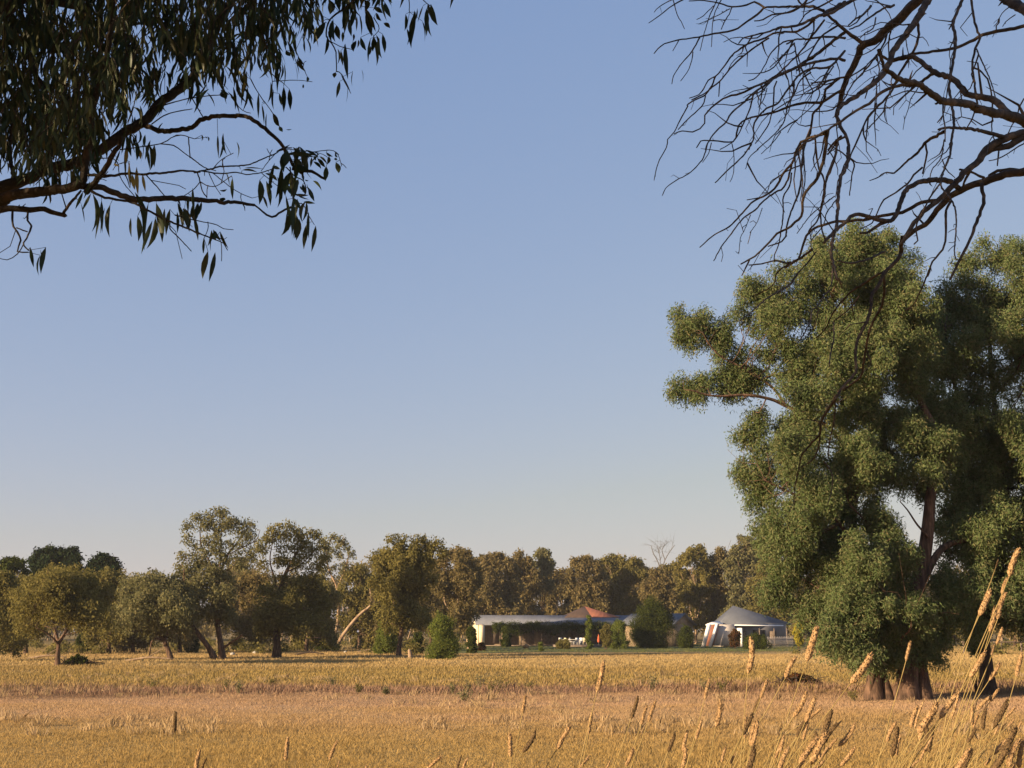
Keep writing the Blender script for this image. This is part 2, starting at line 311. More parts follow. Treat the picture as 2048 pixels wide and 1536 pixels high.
def tree(name, label, Yd, trunks, blobs, col, seed, twl=(25, 75), sat=2, rp=None, dens=None, L=None, W=None, bark='bark', limbs=True, group=None, cat='tree', twig=0):
    """trunks: list of (pts_px, w0_px, w1_px[, dy]); first point of the first one is the foot"""
    rg = np.random.default_rng(seed)
    f = trunks[0][0][0]; root = P(f[0], f[1], Yd); root[2] = gz(root[0], root[1])
    e = empty(name, root, label, cat, group); T = Tubes(); nodes = []; s = Yd / FPX
    for tk in trunks:
        pts, w0, w1 = tk[:3]; dy = tk[3] if len(tk) > 3 else 0
        n = len(pts); q = np.array([P(p[0], p[1], Yd + dy * i / max(1, n - 1)) for i, p in enumerate(pts)])
        if abs(pts[0][1] - f[1]) < 14 * (80 / Yd): q[0][2] = gz(q[0][0], q[0][1]) - .15
        r = np.linspace(w0, w1, n) * s * .5
        if abs(pts[0][1] - f[1]) < 14: r[0] *= 1.35
        sm = spline(np.column_stack([q, r]), max(.15, 6 * s)); T.add(sm[:, :3], 0, k=8, rad=np.maximum(sm[:, 3], .004))
        nodes.append(sm[len(sm) // 3:])
    Vc = None
    if len(blobs):
        rp = rp or .42 * (Yd / 100) ** .5; L = L or .24 * (Yd / 100); W = W or .12 * (Yd / 100); dens = int((dens or 34) * (1.3 if Yd < 60 else .95))
        Vc, cen = puff_crown(rg, blobs, Yd, rp, dens, L, W, sat=sat)
        if limbs:
            nd = np.vstack(nodes)
            for c in cen:
                dd = np.linalg.norm(nd[:, :3] - c, axis=1) + 1.2 * np.maximum(0, nd[:, 2] - c[2] + .3 * np.linalg.norm(nd[:, :3] - c, axis=1))
                a = nd[np.argmin(dd)]; v = c - a[:3]; D = np.linalg.norm(v)
                if D < .3: continue
                m1 = a[:3] + v * .35 + rg.normal(0, .07 * D, 3) + np.array((0, 0, -.04 * D)); m2 = a[:3] + v * .7 + rg.normal(0, .08 * D, 3)
                r0 = min(a[3] * .5, .015 + .016 * D)
                br = spline(np.column_stack([np.vstack([a[:3], m1, m2, c]), np.linspace(r0, .012 * (Yd / 80), 4)]), max(.2, D / 9))
                T.add(br[:, :3], 0, k=5, rad=br[:, 3])
                for _ in range(2):
                    t = br[rg.integers(len(br) // 3, len(br))]; en = c + rg.normal(0, .3, 3) * D * .5
                    T.add(spline(np.vstack([t[:3], (t[:3] + en) / 2 + rg.normal(0, .05 * D, 3), en]), D / 5), t[3] * .6, .008 * (Yd / 80), k=4)
    for i in range(twig):                                   # bare twigs sprouting from the upper wood
        nd = nodes[rg.integers(len(nodes))]; t = nd[rg.integers(len(nd) // 3, len(nd))]
        D = rg.uniform(*twl) * s; d = unit(np.array((rg.normal(0, .8), rg.normal(0, .6), rg.uniform(.2, 1.1))))
        m1 = t[:3] + d * D * .5 + rg.normal(0, .08 * D, 3); en = t[:3] + d * D + rg.normal(0, .2 * D, 3)
        T.add(spline(np.vstack([t[:3], m1, en]), D / 6), max(t[3] * .5, .018), .008, k=4)
        for _ in range(3):
            en2 = en + rg.normal(0, .4 * D, 3); T.add(np.vstack([m1 if rg.random() < .5 else (m1 + en) / 2, en2]), .012, .007, k=4)
    T.build('trunk', M[bark], e)
    if Vc is not None: crown_obj(Vc, M[col], e)
    return e
def dome(cx, top, hw, bot, n, seed, rmin=.22, rmax=.40):
    rg = np.random.default_rng(seed); H = bot - top; out = []
    for i in range(n):
        # spread over an irregular rounded outline, heavier towards the top
        a = rg.uniform(-1, 1); r = hw * rg.uniform(rmin, rmax) * 1.12
        t = rg.random() ** .9; ymin = top + r * .8 + (1 - math.sqrt(max(0, 1 - (a * .95) ** 2))) * H * .5
        out.append((cx + a * (hw - r * .8), ymin + (bot - r * .6 - ymin) * t, r * rg.uniform(.9, 1.2), r * rg.uniform(.65, .95), rg.uniform(-1, 1) * hw * .035))
    for a in np.linspace(-.9, .9, max(6, n // 2)):          # the ragged upper edge
        r = hw * rg.uniform(.10, .24); y = top + r + (1 - math.sqrt(1 - a * a)) * H * .5 + rg.uniform(-.03, .10) * H
        out.append((cx + a * hw * .95, y, r * 1.15, r * .8, rg.uniform(-1, 1) * hw * .02))
    return out

# ------------------------------------------------------------------ the two big river red gums
YA = 41.0
A = [(1866,872,40,26,-.6),(1890,915,34,22,.4),(1858,950,26,18,-1),(1905,850,36,24,.8),(1690,482,48,32),(1750,492,46,36),(1650,520,38,35),(1785,500,35,36),(1700,560,60,50),(1790,555,48,48),(1580,558,45,38),(1520,585,42,38),(1500,600,36,34),(1540,620,45,38),
 (1600,610,55,45),(1830,560,26,34),(1740,630,62,50),(1800,620,50,45),(1650,640,55,45),(1490,640,26,24),(1375,642,28,26),(1408,632,28,20),(1430,660,22,24),(1405,676,22,20),(1445,690,18,20),(1360,655,16,16),
 (1490,735,36,34),(1515,752,32,34),(1520,700,22,18),(1468,745,24,20),(1362,760,25,24),(1402,768,26,15),(1438,768,26,18),(1382,776,22,14),(1478,776,22,13),(1456,748,22,16),(1585,690,32,28),(1555,675,22,18),(1600,735,38,36),
 (1640,700,45,40),(1580,740,18,24),(1500,845,26,28),(1492,880,22,22),(1480,935,14,16),(1525,905,38,36),(1500,975,30,34),(1535,1020,40,36),(1560,955,45,42),(1600,890,50,45),
 (1605,815,36,38),(1630,850,48,42),(1655,775,52,45),(1690,715,55,48),(1710,800,58,48),(1765,740,48,45),(1775,830,55,48),(1700,880,55,48),(1830,770,45,42),(1640,965,50,45),
 (1570,1075,50,42),(1530,1060,34,30),(1625,1075,48,42),(1700,1030,40,36),(1735,960,42,40),(1780,920,48,42),(1755,1060,48,42),(1700,1100,50,42),(1560,1130,42,36),(1545,1180,36,30),
 (1655,1140,52,45),(1720,1165,55,48),(1780,1150,45,42),(1620,1195,38,34),(1660,1225,48,40),(1720,1245,50,42),(1775,1235,42,40),(1700,1290,44,34),(1755,1286,42,34),(1722,1302,34,24),
 (1800,1292,40,30),(1845,1304,38,30),(1866,1295,26,24),(1830,1275,34,28),(1640,1290,30,24),(1800,1200,36,34),(1890,1190,46,38),(1930,1165,42,34),(1870,1235,38,30),(1915,1230,40,28),
 (1905,1150,24,20),(1850,880,50,45),(1815,870,40,40),(1690,940,34,30)]
def fill(poly, n, seed, r0, r1, holes=()):
    rg = np.random.default_rng(seed); pl = np.array(poly, float); out = []
    while len(out) < n:
        x = rg.uniform(pl[:, 0].min(), pl[:, 0].max()); y = rg.uniform(pl[:, 1].min(), pl[:, 1].max()); c = False; j = len(pl) - 1
        for i in range(len(pl)):
            if (pl[i, 1] > y) != (pl[j, 1] > y) and x < (pl[j, 0] - pl[i, 0]) * (y - pl[i, 1]) / (pl[j, 1] - pl[i, 1]) + pl[i, 0]: c = not c
            j = i
        r = rg.uniform(r0, r1)
        if not c or any(math.hypot(x - h[0], y - h[1]) < h[2] + r * .55 for h in holes): continue
        out.append((x, y, r * 1.1, r, rg.uniform(-2.7, 1.3)))
    return out
A += fill([(1655,485),(1790,495),(1840,600),(1860,760),(1850,960),(1790,1000),(1800,1100),(1830,1200),(1850,1290),(1740,1295),(1650,1260),(1560,1180),(1520,1050),(1510,920),(1620,820),(1560,700),(1500,610),(1540,580)], 78, 61, 24, 42, ((1835,1008,20),(1560,790,30),(1600,665,14),(1690,955,14)))
A += fill([(1650,1190),(1850,1190),(1885,1270),(1850,1294),(1710,1294),(1650,1250)], 26, 63, 20, 30)
ta = [([(1812,1394),(1815,1360),(1819,1320),(1822,1270),(1828,1215),(1835,1170),(1845,1130),(1853,1080),(1858,1030),(1862,985),(1875,920),(1868,860),(1840,800),(1800,720),(1775,640),(1770,580)], 46, 5, .5),
      ([(1748,1393),(1748,1365),(1752,1330),(1765,1280),(1772,1240),(1745,1180),(1722,1110),(1705,1040),(1710,975),(1698,900),(1685,830),(1695,740),(1690,650),(1692,540)], 34, 4, .9),
      ([(1775,1393),(1770,1370),(1765,1340),(1775,1300),(1790,1240)], 26, 8, .5),
      ([(1736,1393),(1742,1360),(1750,1320)], 17, 12, -.2), ([(1764,1394),(1762,1365),(1758,1330)], 15, 12, .3), ([(1795,1395),(1802,1362),(1812,1320)], 22, 18, -.3), ([(1826,1395),(1824,1360),(1822,1320)], 24, 18, -.2), ([(1858,1394),(1852,1362),(1842,1325)], 15, 12, -.1),
      ([(1846,1394),(1845,1360),(1838,1315),(1826,1260)], 34, 18, .3),
      ([(1832,1190),(1870,1115),(1895,1090),(1930,1080),(1990,1060)], 18, 6, 1),
      ([(1858,1075),(1835,1050),(1815,1020),(1800,1003)], 5, 2, -.4),
      ([(1698,900),(1650,850),(1572,812),(1540,798),(1490,790),(1430,792),(1380,780)], 10, 3, -1.2),
      ([(1572,812),(1545,775),(1500,745),(1465,725),(1440,712),(1420,690),(1405,665)], 6, 2, -1),
      ([(1640,850),(1600,822),(1540,798),(1505,790)], 3, 2, -1),
      ([(1722,1110),(1690,1060),(1640,1010),(1580,985),(1530,960)], 10, 3, -1.5),
      ([(1845,1130),(1800,1100),(1750,1060),(1700,1010)], 8, 3, -.8)]
tree('river_red_gum', 'huge leafy gum with clustered fluted stumps at its foot, right of the cottage', YA, ta, A, 'gum', 11, rp=.30, dens=108, L=.135, W=.036, bark='bark', cat='tree', sat=2)
YB = 43.5
B = [(1935,528,42,34),(1990,510,46,34),(2045,505,50,34),(2100,540,60,45),(1895,585,36,34),(1955,600,50,42),(2030,600,55,42),(2110,620,60,50),(1872,640,34,30),(1905,650,42,36),(1960,660,50,42),(2050,690,60,48),
 (1840,650,34,30),(1810,690,40,36),(1860,710,48,42),(1930,730,52,46),(2010,760,60,48),(2100,760,65,55),(1840,780,46,42),(1900,800,50,45),(1970,830,55,46),(2060,860,65,50),(1860,850,42,38),(1920,880,50,42),
 (2000,930,60,45),(2090,950,65,55),(1950,960,42,36),(1905,950,32,30),(2020,1010,50,42),(1930,1030,36,32),(1965,1080,42,36),(2050,1080,60,46),(2120,1080,60,60),(1990,1140,50,42),(2060,1160,55,42),
 (2010,1200,42,34),(2060,1225,42,26),(1970,1180,36,30),(1945,1215,34,26),(1945,1275,14,22),(2120,1190,60,50),(2160,700,60,60),(2170,880,60,60),(2170,1020,60,60),(1890,900,34,32),(2000,1235,24,14)]
B += fill([(1900,580),(1990,530),(2150,530),(2180,1150),(2060,1220),(1930,1210),(1890,1150),(1895,1000),(1850,860),(1800,740),(1850,650)], 70, 62, 28, 50, ((1835,1008,26),(1900,900,10),(2000,740,12)))
tb = [([(1978,1390),(1974,1350),(1970,1310),(1966,1270),(1975,1220),(1990,1160),(2003,1090),(2010,1020),(2008,950),(1995,860),(1985,770),(1980,680),(1985,600)], 32, 6, .8),
      ([(2003,1090),(2040,1040),(2080,980),(2110,900),(2120,800),(2120,700)], 14, 5, 1),
      ([(2008,950),(1970,890),(1930,820),(1900,740),(1890,650)], 10, 4, -1),
      ([(1990,1160),(1960,1120),(1925,1110),(1880,1100)], 8, 4, -.6)]
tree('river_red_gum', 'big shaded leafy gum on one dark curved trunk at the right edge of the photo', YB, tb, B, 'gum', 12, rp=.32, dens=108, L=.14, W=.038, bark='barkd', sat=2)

# ------------------------------------------------------------------ the tree line
n_ = [100]
def T_(name, label, Y, trunks, blobs, col, **k):
    n_[0] += 1; return tree(name, label, Y, trunks, blobs, col, n_[0], **k)
def D_(*a): n_[0] += 1; return dome(*a, n_[0])
G1 = 'paddock gums in the front row'; G2 = 'gums of the woodland behind'
T_('gum_tree', 'dark bushy gum cut by the left edge of the photo', 90, [([(-22,1320),(-15,1280),(-5,1240),(5,1200)],10,5)], D_(2,1140,52,1300,24), 'g', group=G1)
T_('gum_tree', 'round golden olive gum on a short forked trunk beside the dark brush heap', 80,
   [([(115,1330),(116,1305),(118,1285),(128,1270),(140,1245),(150,1210)],10,5),([(117,1290),(108,1278),(92,1265),(72,1255)],5,2,-1),([(117,1285),(110,1262),(105,1230)],6,3,1),([(128,1270),(148,1266),(165,1262)],3,2,-1)],
   D_(125,1130,90,1258,32), 'g', group=G1)
T_('gum_tree', 'grey brown gum leaning left with an arching limb that touches the ground', 94,
   [([(343,1319),(338,1305),(332,1290),(326,1276),(312,1262),(300,1235)],12,5),([(328,1282),(312,1276),(303,1286),(299,1310)],5,3,-.6),([(330,1280),(336,1262),(345,1240),(350,1210)],6,3,.8),([(326,1276),(300,1262),(270,1262)],4,2,-.5)],
   D_(308,1137,74,1262,28)+[(355,1225,32,26),(370,1250,26,18)], 'e', dens=26, group=G1)
UP = [(378,1052,16,14),(396,1032,17,13),(408,1048,13,12),(438,1018,18,9),(425,1030,15,12),(450,1026,16,10),(466,1038,16,12),(480,1045,12,11),(450,1052,18,13),(432,1062,15,13),(475,1062,16,12),(497,1048,14,13),(502,1070,10,12),(392,1088,18,11),(368,1108,15,13),(412,1078,14,10)]
T_('gum_tree', 'tallest gum of the left half, open rounded crown on twin dark trunks', 96,
   [([(432,1318),(418,1296),(400,1272),(385,1250),(378,1215),(370,1178),(368,1140)],12,3,-1),([(446,1318),(441,1285),(434,1240),(434,1190),(440,1150),(455,1110),(475,1085),(490,1062)],13,2,1),
    ([(436,1165),(420,1125),(404,1095),(400,1062),(402,1040)],4,1.4),([(440,1150),(440,1110),(442,1070),(445,1035)],3.6,1.4),([(455,1110),(485,1095),(512,1080),(520,1060)],2.6,1),([(448,1295),(470,1280),(485,1270)],5,3,-2)],
   UP + [(385,1120,22,14),(405,1105,20,14),(430,1098,20,14),(450,1085,16,12),(480,1092,18,12),(500,1098,14,11),(362,1130,16,14),(420,1048,16,12),(458,1045,14,11),(488,1072,14,11),(375,1075,14,11),(432,1085,18,12),(505,1115,18,12),(520,1088,9,8)] + D_(412,1112,64,1244,30) + [(455,1112,34,18),(478,1128,22,16)], 'e', dens=36, group=G1, sat=0)
T_('gum_tree', 'dark gum on a thick black trunk with three rounded upper clumps against the sky', 100,
   [([(553,1316),(554,1290),(553,1255),(556,1215),(560,1180),(572,1145),(590,1112),(602,1085)],17,2.4),([(558,1190),(548,1155),(540,1120),(545,1085)],4.5,1.5),([(572,1145),(600,1130),(630,1100),(640,1070)],3,1.2)],
   [(543,1060,15,12),(535,1076,13,12),(552,1072,13,13),(560,1096,12,10),(528,1098,11,10),(586,1052,19,12),(574,1068,16,14),(600,1062,17,13),(590,1088,22,16),(612,1080,20,14),(622,1060,14,11),(634,1068,13,14),(606,1105,20,12),(635,1096,13,13),(632,1128,24,14),(575,1118,18,10),(552,1120,18,12),(600,1120,24,14),(530,1122,14,11),(648,1112,16,12),(560,1052,12,9),(618,1095,18,12),(655,1095,14,11)] + D_(585,1138,78,1275,30)+[(620,1240,26,30)], 'g', group=G1, sat=0)
T_('gum_tree', 'slender pale stemmed gum with small sparse grey clumps', 150,
   [([(667,1296),(671,1270),(676,1235),(677,1200),(672,1170),(660,1145),(654,1120),(652,1090)],7,2),([(674,1178),(686,1150),(694,1125),(700,1100)],4,2)],
   [(650,1082,15,12),(668,1070,14,10),(682,1080,14,12),(662,1098,14,11),(650,1112,11,10),(640,1095,9,10),(678,1108,12,12),(698,1092,9,9),(704,1106,7,8),(690,1128,14,10),(668,1132,12,10),(645,1140,16,11),(684,1145,10,8)], 'e', dens=26, bark='barkp', group=G1, sat=0)
T_('dead_tree', 'pale bare trunk leaning to the right with a forked tip', 148, [([(669,1297),(685,1272),(705,1245),(724,1225),(740,1212),(743,1195),(740,1178),(746,1162)],8,2),([(738,1213),(746,1205),(752,1199)],3,2)], [], 'e', bark='barkp')
T_('gum_tree', 'broad golden brown gum rising highest left of the farmhouse', 108,
   [([(797,1313),(799,1290),(803,1262),(802,1225),(800,1190),(810,1150)],10,4),([(802,1230),(785,1200),(770,1170)],5,2),([(800,1200),(835,1160),(862,1120),(870,1095)],5,2)],
   D_(803,1082,62,1255,38)+[(868,1083,17,12),(855,1090,12,10),(882,1096,9,9),(850,1110,22,14),(830,1080,16,9),(798,1078,20,9)], 'g', group=G1)
bg = [ # label, Y, cx, top, hw, bottom, blobs, colour, trunk foot x, foot y, bark
 ('olive gum behind the slender pale stemmed gum',150,722,1132,42,1285,18,'g',718,1296,'bark'),
 ('brown gum directly left of the farmhouse roof end',152,912,1095,48,1250,24,'b',938,1294,'barkp'),
 ('gum with spreading pale limbs over the left end of the farmhouse roof',212,982,1100,52,1250,24,'b',962,1288,'barkp'),
 ('rounded brown gum between the roof end gum and the pointed crown',222,1042,1104,34,1240,18,'b',1040,1286,'bark'),
 ('narrow pointed crown standing above its neighbours left of the farmhouse gable',226,1086,1093,17,1180,9,'e',1085,1286,'bark'),
 ('low brown gum in the dip of the skyline above the farmhouse',232,1122,1132,36,1250,16,'b',1120,1284,'bark'),
 ('thin topped gum directly above the farmhouse gable',216,1172,1108,36,1235,18,'b',1168,1287,'barkp'),
 ('wide golden crown right of the farmhouse gable',222,1240,1103,46,1240,22,'g',1238,1286,'barkp'),
 ('dusky gum left of the bare dead crown',232,1288,1122,34,1250,16,'b',1290,1284,'bark'),
 ('brown gum covering the foot of the bare grey crown',205,1316,1136,30,1255,18,'b',1310,1288,'bark'),
 ('olive gum behind the dark tree beside the farmhouse',218,1345,1128,36,1250,16,'g',1345,1287,'bark'),
 ('gum with a small rounded peak right of the bare dead crown',212,1390,1084,34,1250,18,'g',1392,1288,'barkp'),
 ('brown gum behind the gap between the two houses',214,1442,1096,38,1260,18,'b',1440,1288,'bark'),
 ('sparse grey topped gum behind the pyramid roof',205,1492,1072,36,1240,18,'e',1500,1289,'barkp'),
 ('olive gum between the pyramid roof and the big gum',196,1550,1110,44,1255,20,'g',1556,1290,'barkp'),
 ('pale green gum just left of the big gum foot',206,1628,1150,42,1272,18,'b',1625,1288,'barkp'),
 ('tall dark pine crown standing above the left tree line',140,113,1089,54,1165,22,'p',113,1299,'barkd'),
 ('smaller flat topped pine right of the tall dark pine',140,208,1107,30,1170,12,'p',208,1299,'barkd'),
 ('dark domed tree at the top left of the tree line',125,26,1114,30,1180,12,'d',24,1303,'barkd'),
 ('olive gum left of the tall dark pine',118,48,1150,40,1280,16,'g',52,1306,'bark'),
 ('brown olive gum between the forked gum and the leaning gum',118,212,1135,46,1280,20,'g',218,1306,'bark'),
 ('low brown gum behind the leaning gum',122,268,1160,36,1285,14,'b',266,1305,'bark'),
 ('olive gum right of the leaning gum',122,355,1165,34,1280,14,'b',360,1305,'bark'),
 ('rusty gum between the tallest left gum and the black trunk',128,505,1135,44,1285,20,'b',500,1303,'barkp'),
 ('dusky gum right of the black trunk',134,628,1150,42,1285,18,'g',612,1301,'bark'),
 ('brown gum behind the golden gum left of the farmhouse',150,770,1165,40,1285,16,'b',760,1297,'bark'),
 ('brown gum behind the bright green shrub',170,858,1120,40,1262,16,'b',862,1293,'bark'),
 ('grey limbed gum showing under the big gum crown',180,1668,1160,46,1275,16,'b',1670,1291,'barkp'),
 ('background gum seen left of the curved dark trunk',190,1905,1190,44,1276,14,'g',1908,1290,'bark'),
 ('background gum beyond the trunk at the right edge',170,2035,1180,50,1268,14,'b',2030,1293,'bark'),
]
for (lab, Y, cx, top, hw, bot, nb, c, fx, fy, bk) in bg:
    tr_ = [([(fx, fy), (fx + (cx - fx) * .2, fy - 28), (fx + (cx - fx) * .6, (fy + bot) / 2 - 30), (cx, (top + bot) / 2)], 8 * 120 / Y, 3 * 120 / Y),
           ([(fx + (cx - fx) * .3, fy - 35), (cx - hw * .4, (fy + bot) / 2 - 60), (cx - hw * .5, (top + bot) / 2 + 10)], 5 * 120 / Y, 2 * 120 / Y),
           ([(fx + (cx - fx) * .5, fy - 40), (cx + hw * .35, (fy + bot) / 2 - 65), (cx + hw * .5, (top + bot) / 2)], 5 * 120 / Y, 2 * 120 / Y)]
    hw *= 1.12 if c not in 'pd' else .95; nb = int(nb * 1.3)
    T_('pine_tree' if c == 'p' else 'gum_tree', lab, Y, tr_, D_(cx, top, hw, bot + 4, nb), c, bark=bk, group=G2, dens=40 if c == 'p' else 30)
T_('dead_tree', 'bare grey dead crown rising above the tree line between the two houses', 212,
   [([(1325,1288),(1324,1230),(1322,1170),(1318,1130),(1306,1105),(1303,1092)],3.2,1),([(1321,1150),(1330,1120),(1342,1100),(1350,1090)],2,.8),([(1320,1140),(1320,1115),(1316,1098)],1.8,.8),([(1330,1120),(1324,1100),(1330,1088)],1.6,.8)], [], 'e', bark='barkg', twig=26, twl=(8, 24))
# the far wood as one mass
def far_wood():
    rg = np.random.default_rng(77); bl = []
    for i in range(430):
        cx = rg.uniform(-260, 2350); Y = rg.uniform(0, 60)
        top = float(np.interp(cx, [-260, 250, 330, 480, 560, 640, 760, 1100, 1130, 1500, 2350], [1152, 1142, 1154, 1128, 1136, 1132, 1130, 1120, 1138, 1118, 1148])) + 9 * math.sin(cx * .05) + rg.uniform(-6, 40)
        for k in range(4):
            bl.append((cx + rg.uniform(-22, 22), min(1256, top + rg.uniform(0, 110) ** 1), rg.uniform(14, 24), rg.uniform(11, 18), Y))
    V, c = puff_crown(rg, bl + [(rg.uniform(-260, 2350), rg.uniform(1228, 1256), rg.uniform(12, 22), rg.uniform(8, 14), rg.uniform(-30, 40)) for _ in range(330)], 262, .95, 11, .72, .34)
    tag(crown_obj(V, M['b'], None, 'far_woodland'), 'far brown woodland filling the gaps below the skyline', 'woodland', None, 'stuff')
    T = Tubes()
    for i in range(230):
        px = rg.uniform(-260, 2350); Y = rg.uniform(225, 300); a = P(px, 1262, Y); a[2] = -.1
        b = a + np.array((rg.normal(0, 1.0), 0, rg.uniform(6, 9))); mid = (a + b) / 2 + rg.normal(0, .35, 3)
        T.add(spline(np.vstack([a, mid, b]), 1.2), .16, .07, k=5)
    tag(T.build('far_tree_trunks', M['barkp']), 'thin distant trunks under the far woodland', 'woodland', None, 'stuff')
far_wood()

def undergrowth():
    rg = np.random.default_rng(88); bl = []
    for i in range(130):
        px = rg.uniform(-60, 930) if rg.random() < .75 else rg.uniform(1590, 2100); Y = rg.uniform(112, 215); r = rg.uniform(5, 15) * 140 / Y
        gy = HZ + CH * FPX / Y; bl.append((px, gy - r * .7, r * rg.uniform(.9, 1.8), r, Y - 150))
    V, c = puff_crown(rg, bl, 150, .5, 26, .30, .15)
    V[:, 2] = np.maximum(V[:, 2], 0.0)
    tag(crown_obj(V, M['g'], None, 'undergrowth'), 'low scrub and suckers filling the ground under the gums', 'undergrowth', None, 'stuff')
undergrowth()

# ------------------------------------------------------------------ shrubs
def shrub(name, label, Y, cx, top, hw, bot, n, c, shape='round', seed=0, cat='shrub', group=None, dens=40, L=None):
    rg = np.random.default_rng(500 + seed); f = P(cx, bot, Y); f[2] = gz(f[0], f[1])
    e = empty(name, f, label, cat, group); bl = []; s = Y / FPX; n = int(n * 1.7)
    for i in range(n):
        t = (i + rg.random()) / n; y = top + (bot - top) * t
        wd = {'cone': .25 + .8 * t ** .8, 'round': math.sqrt(max(.05, 1 - (2 * t - 1) ** 2)), 'column': .8 * math.sqrt(max(.1, 1 - (2 * t - 1) ** 4)), 'vase': math.sqrt(max(.05, 1 - (2 * t - .8) ** 2)) if t < .9 else .3}[shape] * hw
        r = hw * rg.uniform(.36, .55); a = rg.uniform(-1, 1)
        bl.append((cx + a * max(0, wd - r * .7), min(y, bot - r * .4), r, r * .9, rg.uniform(-1, 1) * wd * s * .6))
    V, _ = puff_crown(rg, bl, Y, max(.12, hw * s * .20), dens, L or .13 * (Y / 100) ** .5, .07 * (Y / 100) ** .5, sat=1)
    V[:, 2] = np.maximum(V[:, 2], f[2] + .01)
    T = Tubes()
    for i in range(5):
        en = f + np.array((rg.normal(0, .3) * hw * s, rg.normal(0, .3) * hw * s, (bot - top) * s * rg.uniform(.4, .75)))
        T.add(spline(np.vstack([f - np.array((0, 0, .1)), (f + en) / 2 + rg.normal(0, .05, 3), en]), .3), .012 + .0006 * (bot - top), .008, k=5)
    T.build('stem', M['bark'], e); crown_obj(V, M[c], e, 'foliage'); return e
shrub('shrub', 'tall bright green cone shaped shrub at the left end of the garden', 97, 885, 1240, 38, 1316, 20, 'l', 'cone', 1)
shrub('shrub', 'bright green shrub behind the straight trunk left of the garden', 118, 772, 1243, 28, 1306, 18, 'l', 'cone', 2)
shrub('shrub', 'narrow dark upright bush beside the cream wall end', 126, 943, 1256, 14, 1307, 14, 'd', 'column', 3)
shrub('shrub', 'dark rounded bush against the curtained verandah', 172, 1012, 1256, 13, 1291, 12, 'd', 'round', 4)
shrub('garden_tree', 'big dark spreading tree hiding the middle of the farmhouse', 160, 1302, 1214, 41, 1302, 60, 'd', 'round', 5, cat='tree', dens=50)
shrub('shrub', 'leafy green bush left of the dark garden tree', 156, 1238, 1247, 22, 1301, 18, 'l', 'round', 6)
shrub('shrub', 'slim green garden sapling rising in front of the eave', 150, 1178, 1233, 9, 1300, 12, 'l', 'column', 7)
shrub('shrub', 'yellow green bush by the garden chairs', 150, 1212, 1250, 12, 1290, 9, 'g', 'round', 8)
shrub('shrub', 'low flowering shrub at the left of the garden chairs', 150, 1128, 1283, 16, 1299, 9, 'g', 'round', 9)
shrub('shrub', 'tiny young shrub on the open lawn', 135, 1082, 1284, 6, 1303, 5, 'l', 'column', 10)
shrub('shrub', 'small orange green bush under the cream wall end', 140, 964, 1286, 9, 1301, 6, 'r', 'round', 11)
shrub('shrub', 'dark bush against the brown gable end wall', 158, 1372, 1258, 20, 1298, 12, 'd', 'round', 12)
shrub('hedge', 'reddish clipped hedge below the small white wall', 160, 1470, 1262, 13, 1288, 10, 'r', 'column', 13, cat='hedge')
shrub('hedge', 'green clipped hedge in front of the dark verandah', 150, 1512, 1274, 24, 1297, 14, 'd', 'round', 14, cat='hedge')
shrub('shrub', 'yellow leaved sapling at the right end of the picket fence', 150, 1597, 1245, 11, 1288, 12, 'y', 'column', 15)
shrub('shrub', 'low dark bush at the foot of the leaning bare trunk', 140, 650, 1283, 26, 1300, 14, 'd', 'round', 16)
shrub('shrub', 'small dark bush behind the white stones', 135, 480, 1284, 18, 1301, 9, 'd', 'round', 17)
shrub('shrub', 'green bush at the bright foot of the golden gum', 118, 835, 1268, 14, 1308, 9, 'd', 'round', 18)
shrub('shrub', 'dark green bush beside the slender sapling trunks on the far left', 130, 168, 1262, 16, 1300, 9, 'd', 'round', 19)
shrub('shrub', 'dark bush right of the twin dark trunks', 125, 385, 1275, 18, 1302, 9, 'd', 'round', 20)
shrub('shrub', 'grey green hanging sucker bush between the two big gum trunks', 44, 1948, 1232, 14, 1300, 7, 'gum', 'column', 21, L=.11)

# ------------------------------------------------------------------ lawn and dirt
def sheet(name, poly, mat, dz=.02, nx=30, kind='structure'):
    # grid patch inside the quad poly (4 xy corners), following the ground
    a, b, c, d = [np.array(p, float) for p in poly]; u = np.linspace(0, 1, nx); U, W_ = np.meshgrid(u, u)
    q = (a * (1 - U)[..., None] + b * U[..., None]) * (1 - W_)[..., None] + (d * (1 - U)[..., None] + c * U[..., None]) * W_[..., None]
    V = np.stack([q[..., 0], q[..., 1], gz(q[..., 0], q[..., 1]) + dz], -1).reshape(-1, 3)
    i = np.arange(nx - 1)[:, None] * nx + np.arange(nx - 1)[None]
    return tag(mesh_obj(name, V, np.stack([i, i + 1, i + nx + 1, i + nx], -1).reshape(-1, 4), mat, smooth=True), kind=kind)
M['lawn'] = rough_mat('lawn_green', [(.3, (.05, .06, .014)), (.5, (.085, .095, .022)), (.7, (.17, .155, .045))], .35, 6, .6, bscale=8)
def gx(px, Y): return P(px, 1262, Y)[0]
sheet('lawn', [(gx(840, 124), 126), (gx(1600, 132), 136), (gx(1640, 200), 206), (gx(880, 200), 206)], M['lawn'])
o = blades('lawn_grass', 60000, 128, 190, 0, .12, .04, 9, .2, 10, 1, 'lawn', region=lambda x, y: (x > -.07 * y) & (x < .235 * y)); tag(o, 'short green lawn grass round the farmhouse', 'lawn')

